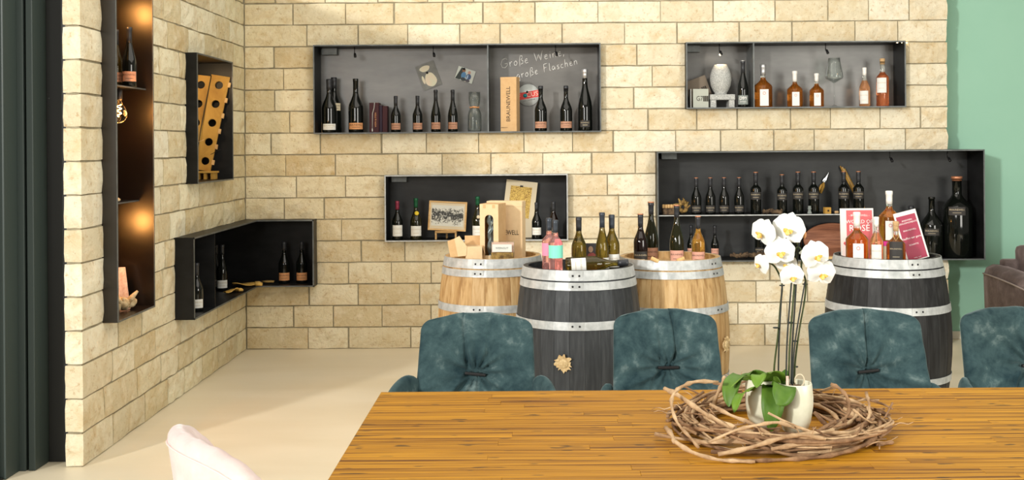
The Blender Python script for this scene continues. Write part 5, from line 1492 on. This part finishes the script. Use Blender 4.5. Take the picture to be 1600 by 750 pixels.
for x in (0.2, 1.6):
    for y in (-0.34, 0.36): link('foot', lathe([(0.018, 0), (0.022, 0.09)], 10), M['darkmetal'], sf, (x, y, 0))

# ------------------------------------------------------------------ vine wreath
WX, WY = X_(1216, 672, 3.31), 3.31
wr = thing('vine_wreath', 'large loose wreath of dried vine twigs around the orchid pots', 'wreath', (WX, WY, TZ))
rw = random.Random(77)
def twig(pts, r, matn, knots=True):
    P = [Vector(p) for p in pts]
    q, rad = [], []
    m_ = len(P)
    for i, p in enumerate(P):
        k = 1.0
        if knots and i % 3 == 2: k = 1.55
        q.append(p); rad.append(r * (1.0 - 0.35 * i / m_) * k * rw.uniform(0.92, 1.08))
    link('twig', tube(q, rad, 6), M[matn], wr)
for i in range(125):
    a = rw.uniform(0, 2 * PI); span = rw.uniform(0.7, 2.0) * rw.choice((-1, 1))
    R0 = rw.uniform(0.215, 0.305); R1 = R0 + rw.uniform(-0.05, 0.04)
    z0_, z1_ = rw.uniform(0.006, 0.055), rw.uniform(0.006, 0.07)
    n_ = max(8, int(abs(span) * 7))
    rad = rw.choice((0.0028, 0.0035, 0.0042, 0.005, 0.006)); pts = []
    w1, w2 = rw.uniform(0, 6), rw.uniform(0.004, 0.012)
    back = 0.5 + 0.5 * math.sin(a + span / 2)
    for k in range(n_ + 1):
        t_ = k / n_; aa = a + span * t_
        R_ = R0 + (R1 - R0) * t_ + w2 * math.sin(5 * t_ + w1) + (0.045 * (t_ - 0.75) / 0.25 if t_ > 0.75 and i % 3 == 0 else 0)
        z = z0_ + (z1_ - z0_) * t_ + 0.012 * math.sin(4 * t_ + w1) + (0.04 * (t_ - 0.8) / 0.2 if t_ > 0.8 and i % 5 == 0 else 0)
        pts.append((R_ * math.cos(aa) * 1.05, R_ * math.sin(aa), max(rad + 0.001, z)))
    twig(pts, rad, 'twig' if rw.random() < 0.6 else 'twigpale')
for i in range(40):   # fine tendrils
    a = rw.uniform(0, 2 * PI); R_ = rw.uniform(0.24, 0.31)
    p = Vector((R_ * math.cos(a) * 1.05, R_ * math.sin(a), rw.uniform(0.01, 0.06))); d = Vector((math.cos(a + rw.uniform(-1.2, 1.2)), math.sin(a + rw.uniform(-1.2, 1.2)), rw.uniform(-0.2, 0.7)))
    pts = [p + d * (0.014 * k) + Vector((0, 0, 0.004 * math.sin(k * 1.7 + i))) for k in range(6)]
    pts = [Vector((q.x, q.y, max(q.z, 0.003))) for q in pts]
    link('tendril', tube(pts, [0.0022, 0.002, 0.0018, 0.0016, 0.0013, 0.001], 5), M['twigpale'], wr)
def wp_(px, py, Y):
    x, z = at(px, py, Y); return (x - WX, Y - WY, max(0.006, z - TZ))
def smooth_path(P, n=3):
    P = [Vector(p) for p in P]; out = []
    for i in range(len(P) - 1):
        p0, p1, p2, p3 = P[max(i - 1, 0)], P[i], P[i + 1], P[min(i + 2, len(P) - 1)]
        for k in range(n):
            t = k / n
            out.append(0.5 * ((2 * p1) + (-p0 + p2) * t + (2 * p0 - 5 * p1 + 4 * p2 - p3) * t * t + (-p0 + 3 * p1 - 3 * p2 + p3) * t ** 3))
    out.append(P[-1]); return out
hero = [
 ([(1038, 607, 3.30), (1060, 618, 3.26), (1095, 642, 3.18), (1118, 655, 3.13), (1150, 668, 3.08)], 0.0085, 'twigpale'),
 ([(1122, 597, 3.30), (1090, 596, 3.28), (1070, 602, 3.25), (1054, 613, 3.22), (1049, 632, 3.18), (1058, 660, 3.12), (1078, 683, 3.06), (1092, 700, 3.03)], 0.0065, 'twigpale'),
 ([(1113, 640, 3.45), (1120, 618, 3.43), (1128, 600, 3.42), (1132, 588, 3.41)], 0.0075, 'twigpale'),
 ([(1298, 600, 3.30), (1310, 606, 3.29), (1322, 618, 3.28), (1326, 632, 3.27), (1325, 648, 3.24), (1308, 662, 3.18), (1275, 678, 3.12), (1240, 684, 3.05), (1200, 690, 3.02)], 0.0068, 'twig'),
 ([(1368, 694, 3.12), (1382, 694, 3.13), (1396, 697, 3.14)], 0.0075, 'twig'),
 ([(1324, 628, 3.42), (1350, 638, 3.42), (1372, 642, 3.42), (1392, 648, 3.40)], 0.0040, 'twig'),
 ([(1055, 690, 3.04), (1080, 706, 3.0), (1120, 718, 2.975), (1155, 728, 2.965), (1180, 732, 2.96)], 0.0072, 'twigpale'),
 ([(1040, 668, 3.18), (1050, 680, 3.12), (1054, 692, 3.08)], 0.0085, 'twigpale'),
 ([(1122, 710, 3.0), (1170, 700, 2.99), (1215, 686, 2.99), (1250, 680, 3.0), (1290, 686, 3.01)], 0.0078, 'twigpale'),
 ([(1375, 660, 3.2), (1372, 680, 3.14), (1350, 695, 3.08), (1320, 706, 3.03), (1280, 718, 3.0), (1230, 724, 2.98), (1180, 727, 2.97), (1130, 720, 2.98)], 0.0082, 'twig'),
 ([(1240, 668, 3.05), (1215, 660, 3.04), (1185, 664, 3.03), (1150, 672, 3.02), (1110, 690, 3.01)], 0.0062, 'twigpale'),
 ([(1205, 702, 3.0), (1245, 695, 3.01), (1300, 692, 3.03), (1345, 680, 3.09), (1365, 665, 3.16)], 0.0072, 'twigpale'),
 ([(1110, 632, 3.22), (1140, 648, 3.14), (1175, 662, 3.07), (1205, 680, 3.02)], 0.0062, 'twigpale'),
 ([(1340, 640, 3.3), (1336, 652, 3.26), (1322, 664, 3.2), (1300, 672, 3.15)], 0.0068, 'twigpale'),
]
for P, r, mn in hero: twig(smooth_path([wp_(*p) for p in P]), r * 0.78, mn)

# ------------------------------------------------------------------ orchids
def pot(t):
    pp_ = [(0.030, 0.0), (0.036, 0.002), (0.046, 0.03), (0.053, 0.075), (0.0535, 0.10), (0.050, 0.138), (0.0485, 0.142), (0.046, 0.140), (0.047, 0.125), (0.001, 0.118)]
    link('pot', lathe(pp_, 32), M['pot'], t)
    link('bark_mulch', lathe([(0.046, 0.112), (0.040, 0.128), (0.02, 0.132), (0.002, 0.130)], 14, False), M['soil'], t)
def leafm(L, W, bend, droop, fold=0.25, twist=0.0, n=14):
    vs, fs = [], []
    for i in range(n + 1):
        u = i / n
        ang = bend - droop * u ** 1.2
        if i == 0: x, z = 0.0, 0.0
        else:
            x += math.cos(ang) * L / n; z += math.sin(ang) * L / n
        w = W * (math.sin(PI * min(1, (u * 0.93 + 0.07))) ** 0.6) * (0.55 + 0.6 * u if u < 0.6 else 0.91)
        if i == n: w = 0.002
        for k in range(5):
            s = (k - 2) / 2
            nx_, nz_ = -math.sin(ang), math.cos(ang)
            lift = fold * abs(s) * w
            vs.append((x + nx_ * lift, s * w, z + nz_ * lift))
    base = len(vs)
    vs += [(a, b, c_ - 0.0016) for a, b, c_ in vs]
    for i in range(n):
        for k in range(4):
            a = i * 5 + k
            fs.append((a, a + 5, a + 6, a + 1)); fs.append((base + a, base + a + 1, base + a + 6, base + a + 5))
        for k in (0, 4):
            a = i * 5 + k; fs.append((a, a + 5, base + a + 5, base + a))
    bm = bmesh.new(); bm.from_mesh(mesh(vs, fs)); return bm_mesh(bm, True)
def petal(L, W, cup, n=8, tip=0.5):
    vs, fs = [], []
    m_ = 6
    for i in range(n + 1):
        u = i / n
        q_ = (0.10 + 0.88 * u) ** tip; w = W * math.sqrt(max(0, 1 - (2 * q_ - 1) ** 2))
        for k in range(m_ + 1):
            s = -1 + 2 * k / m_
            y = cup * (u * u) + 0.12 * W * s * s - 0.02 * W * math.sin(5 * u + 3 * s)
            vs.append((s * w, y, u * L * (1 - 0.10 * s * s * (u > 0.5))))
    b_ = len(vs); vs += [(x, y + 0.0009, z) for x, y, z in vs]
    for i in range(n):
        for k in range(m_):
            a = i * (m_ + 1) + k
            fs.append((a, a + 1, a + m_ + 2, a + m_ + 1)); fs.append((b_ + a, b_ + a + m_ + 1, b_ + a + m_ + 2, b_ + a + 1))
    return mesh(vs, fs, True)
PET_W = petal(0.043, 0.033, 0.005, 12, tip=1.15)
PET_S = petal(0.044, 0.019, 0.006, 12, tip=1.0)
LIPM = lathe([(0.002, -0.004), (0.006, 0), (0.0075, 0.006), (0.005, 0.012), (0.001, 0.015)], 10)
def flower(parent, base, px, py, Y, size, rx, ry, rz, only=None):
    x, z = at(px, py, Y)
    f = link('flower', petal(0.012, 0.008, 0.0), M['petal'], parent, (x - base[0], Y - base[1], z - base[2]), (rx, ry, rz), size)
    # local: faces -y
    for me, a, dy in ((PET_S, 0, 0.0025), (PET_S, 2.2, 0.0025), (PET_S, -2.2, 0.0025), (PET_W, 1.38, 0.0), (PET_W, -1.38, 0.0)):
        link('petal', me, M['petal'], f, (0, dy, 0), (0, a, 0))
    link('lip', LIPM, M['lip'], f, (0, -0.006, -0.006), (PI / 2 + 0.5, 0, 0), 0.95)
    for s in (-1, 1): link('lip_wing', petal(0.014, 0.006, -0.004), M['lip'], f, (s * 0.003, -0.009, -0.006), (0.5, s * 1.0, 0))
    return f
B1 = (X_(1192, 640, 3.36), 3.36, TZ); B2 = (X_(1242, 640, 3.30), 3.30, TZ)
o1 = thing('potted_orchid', 'white orchid in the left cream pot with drooping green leaves', 'orchid', B1)
o2 = thing('potted_orchid', 'white orchid in the right cream pot with bare tall stems', 'orchid', B2)
pot(o1); pot(o2)
o1.scale = (1.0, 1.0, 1.0)
zt = 0.128
def leaf(t, x, y, z, rz, *a, m='leaf'):
    link('leaf', leafm(*a), M[m], t, (x, y, z), (0, 0, rz))
def wleaf(P, W, roll, m='leaf', fold=0.22):
    """leaf along a path of photo points: (px, py, depth)"""
    C_ = smooth_path([(at(px, py, Y)[0] - B1[0], Y - B1[1], at(px, py, Y)[1] - B1[2]) for px, py, Y in P], 5)
    vs, fs = [], []; n = len(C_) - 1
    for i, p in enumerate(C_):
        u = i / n
        d = (C_[min(i + 1, n)] - C_[max(i - 1, 0)]).normalized()
        side = Vector((math.cos(roll), math.sin(roll) * -0.6, math.sin(roll) * 0.8)); side = (side - d * side.dot(d)).normalized()
        nrm = side.cross(d).normalized()
        if nrm.y > 0: nrm = -nrm
        w = W * (min(1, u / 0.35) ** 0.6 * 0.65 + 0.35) * (1 - max(0, (u - 0.55) / 0.45) ** 2.4) if i < n else 0.001
        for k in range(5):
            s = (k - 2) / 2
            vs.append(p + side * (s * w) + nrm * (fold * abs(s) * w))
    b_ = len(vs); vs += [v + Vector((0, 0.0015, 0)) for v in vs]
    for i in range(n):
        for k in range(4):
            a = i * 5 + k
            fs.append((a, a + 5, a + 6, a + 1)); fs.append((b_ + a, b_ + a + 1, b_ + a + 6, b_ + a + 5))
        for k in (0, 4):
            a = i * 5 + k; fs.append((a, a + 5, b_ + a + 5, b_ + a))
    bm = bmesh.new(); bm.from_mesh(mesh(vs, fs)); link('leaf', bm_mesh(bm, True), M[m], o1)
wleaf([(1205, 606, 3.37), (1190, 590, 3.38), (1165, 583, 3.37), (1146, 597, 3.34), (1140, 618, 3.32), (1139, 636, 3.31)], 0.027, 0.35)
wleaf([(1200, 606, 3.33), (1180, 604, 3.31), (1165, 610, 3.28), (1153, 625, 3.26), (1147, 645, 3.25)], 0.021, 0.75, 'leaflight')
wleaf([(1200, 604, 3.36), (1185, 592, 3.35), (1160, 590, 3.33), (1146, 600, 3.31), (1142, 605, 3.30)], 0.013, 0.9, 'leaflight')
wleaf([(1215, 604, 3.35), (1212, 590, 3.32), (1200, 583, 3.28), (1188, 586, 3.25), (1182, 606, 3.23)], 0.034, 0.55, 'leaflight')
wleaf([(1212, 608, 3.32), (1210, 604, 3.28), (1208, 618, 3.235), (1206, 645, 3.215), (1205, 675, 3.21)], 0.034, 0.0)
wleaf([(1200, 606, 3.33), (1210, 602, 3.29), (1224, 603, 3.25), (1219, 622, 3.215), (1213, 632, 3.20)], 0.036, -0.35)
wleaf([(1220, 606, 3.33), (1223, 597, 3.33), (1226, 588, 3.33), (1228, 577, 3.33)], 0.016, 0.1)
wleaf([(1216, 604, 3.31), (1214, 596, 3.30), (1209, 588, 3.30)], 0.010, 0.2, 'leaflight')
def stem(t, base, P, r=0.0028, m='stem', n=4, name='flower_stem'):
    pts = [(at(px, py, Y)[0] - base[0], Y - base[1], at(px, py, Y)[1] - base[2]) for px, py, Y in P]
    link(name, tube(smooth_path(pts, n), r, 6), M[m], t)
YS = 3.33
stem(o1, B1, [(1209, 600, 3.36), (1210, 570, 3.35), (1216, 520, 3.34), (1219, 480, 3.34), (1222, 445, 3.34), (1214, 422, 3.33), (1205, 412, 3.32), (1192, 409, 3.31)])
stem(o1, B1, [(1216, 602, 3.35), (1217, 540, 3.34), (1220, 480, 3.335), (1222, 445, 3.335)], 0.0024, 'stake', name='stake')
stem(o2, B2, [(1232, 600, 3.32), (1234, 540, 3.31), (1240, 460, 3.31), (1245, 400, 3.31), (1247, 385, 3.31), (1236, 366, 3.30), (1210, 361, 3.30)])
stem(o2, B2, [(1236, 600, 3.31), (1238, 540, 3.31), (1243, 460, 3.30), (1246, 400, 3.30), (1250, 372, 3.30)], 0.0026, 'stake', name='stake')
stem(o2, B2, [(1228, 600, 3.33), (1230, 530, 3.33), (1236, 450, 3.33), (1240, 400, 3.33)], 0.0024, 'stake', name='stake')
stem(o2, B2, [(1241, 600, 3.30), (1243, 560, 3.30), (1250, 510, 3.30), (1257, 470, 3.30), (1259, 440, 3.30), (1252, 418, 3.30), (1254, 400, 3.30), (1248, 386, 3.30), (1238, 395, 3.30)])
stem(o2, B2, [(1238, 603, 3.29), (1241, 545, 3.29), (1251, 480, 3.29), (1258, 440, 3.29)], 0.0024, 'stake', name='stake')
for t, base, px, py in ((o1, B1, 1222, 446), (o1, B1, 1212, 512), (o2, B2, 1258, 444), (o2, B2, 1235, 504), (o2, B2, 1242, 533), (o2, B2, 1243, 573)):
    x, z = at(px, py, 3.315)
    link('clip', tube([(x - base[0] + 0.007 * math.cos(a) , 3.315 - base[1] + 0.007 * math.sin(a), z - base[2]) for a in [i * 0.7 for i in range(9)]], 0.0018, 6), M['stake'], t)
x, z = at(1243, 583, 3.28)
link('aerial_root', tube([(0.012 + 0.014 * math.cos(a), -0.01, 0.15 + 0.018 * math.sin(a)) for a in [i * 0.45 - 1.2 for i in range(12)]], 0.0022, 6), M['lab_cream'], o2)
link('plant_label', box(-0.004, 0.004, -0.001, 0.001, 0.115, 0.165), M['pinkrock'], o2, (-0.026, -0.02, 0))
# flowers: px, py, depth, size, rot
for (t, B, px, py, Y, s, rx, ry, rz) in (
    (o1, B1, 1191, 364, 3.27, 1.00, 0.10, 0.45, -0.75),
    (o2, B2, 1232, 358, 3.27, 1.15, 0.0, 0.25, -0.25),
    (o2, B2, 1219, 394, 3.25, 1.05, 0.0, -0.1, -0.10),
    (o1, B1, 1188, 413, 3.29, 0.72, 0.1, 0.5, -0.95),
    (o2, B2, 1275, 399, 3.25, 1.02, 0.1, -0.30, 0.10),
    (o2, B2, 1284, 427, 3.28, 1.05, 0.2, 0.15, 0.15),
    (o1, B1, 1229, 413, 3.29, 0.75, 0.15, 0.4, -0.25),
    (o2, B2, 1238, 432, 3.26, 0.85, 0.2, 0.0, 0.0)):
    flower(t, B, px, py, Y, s, rx, ry, rz)
x, z = at(1257, 373, 3.30)
link('bud', lathe([(0.002, 0), (0.005, 0.008), (0.004, 0.018), (0.001, 0.022)], 10), M['lab_orange'], o2, (x - B2[0], 3.30 - B2[1], z - B2[2]), (0, 0.1, 0))
x, z = at(1250, 395, 3.30)
link('bud', lathe([(0.002, 0), (0.008, 0.010), (0.007, 0.020), (0.001, 0.028)], 10), M['petal'], o2, (x - B2[0] - 0.005, 3.29 - B2[1], z - B2[2]), (0, 1.4, 0))
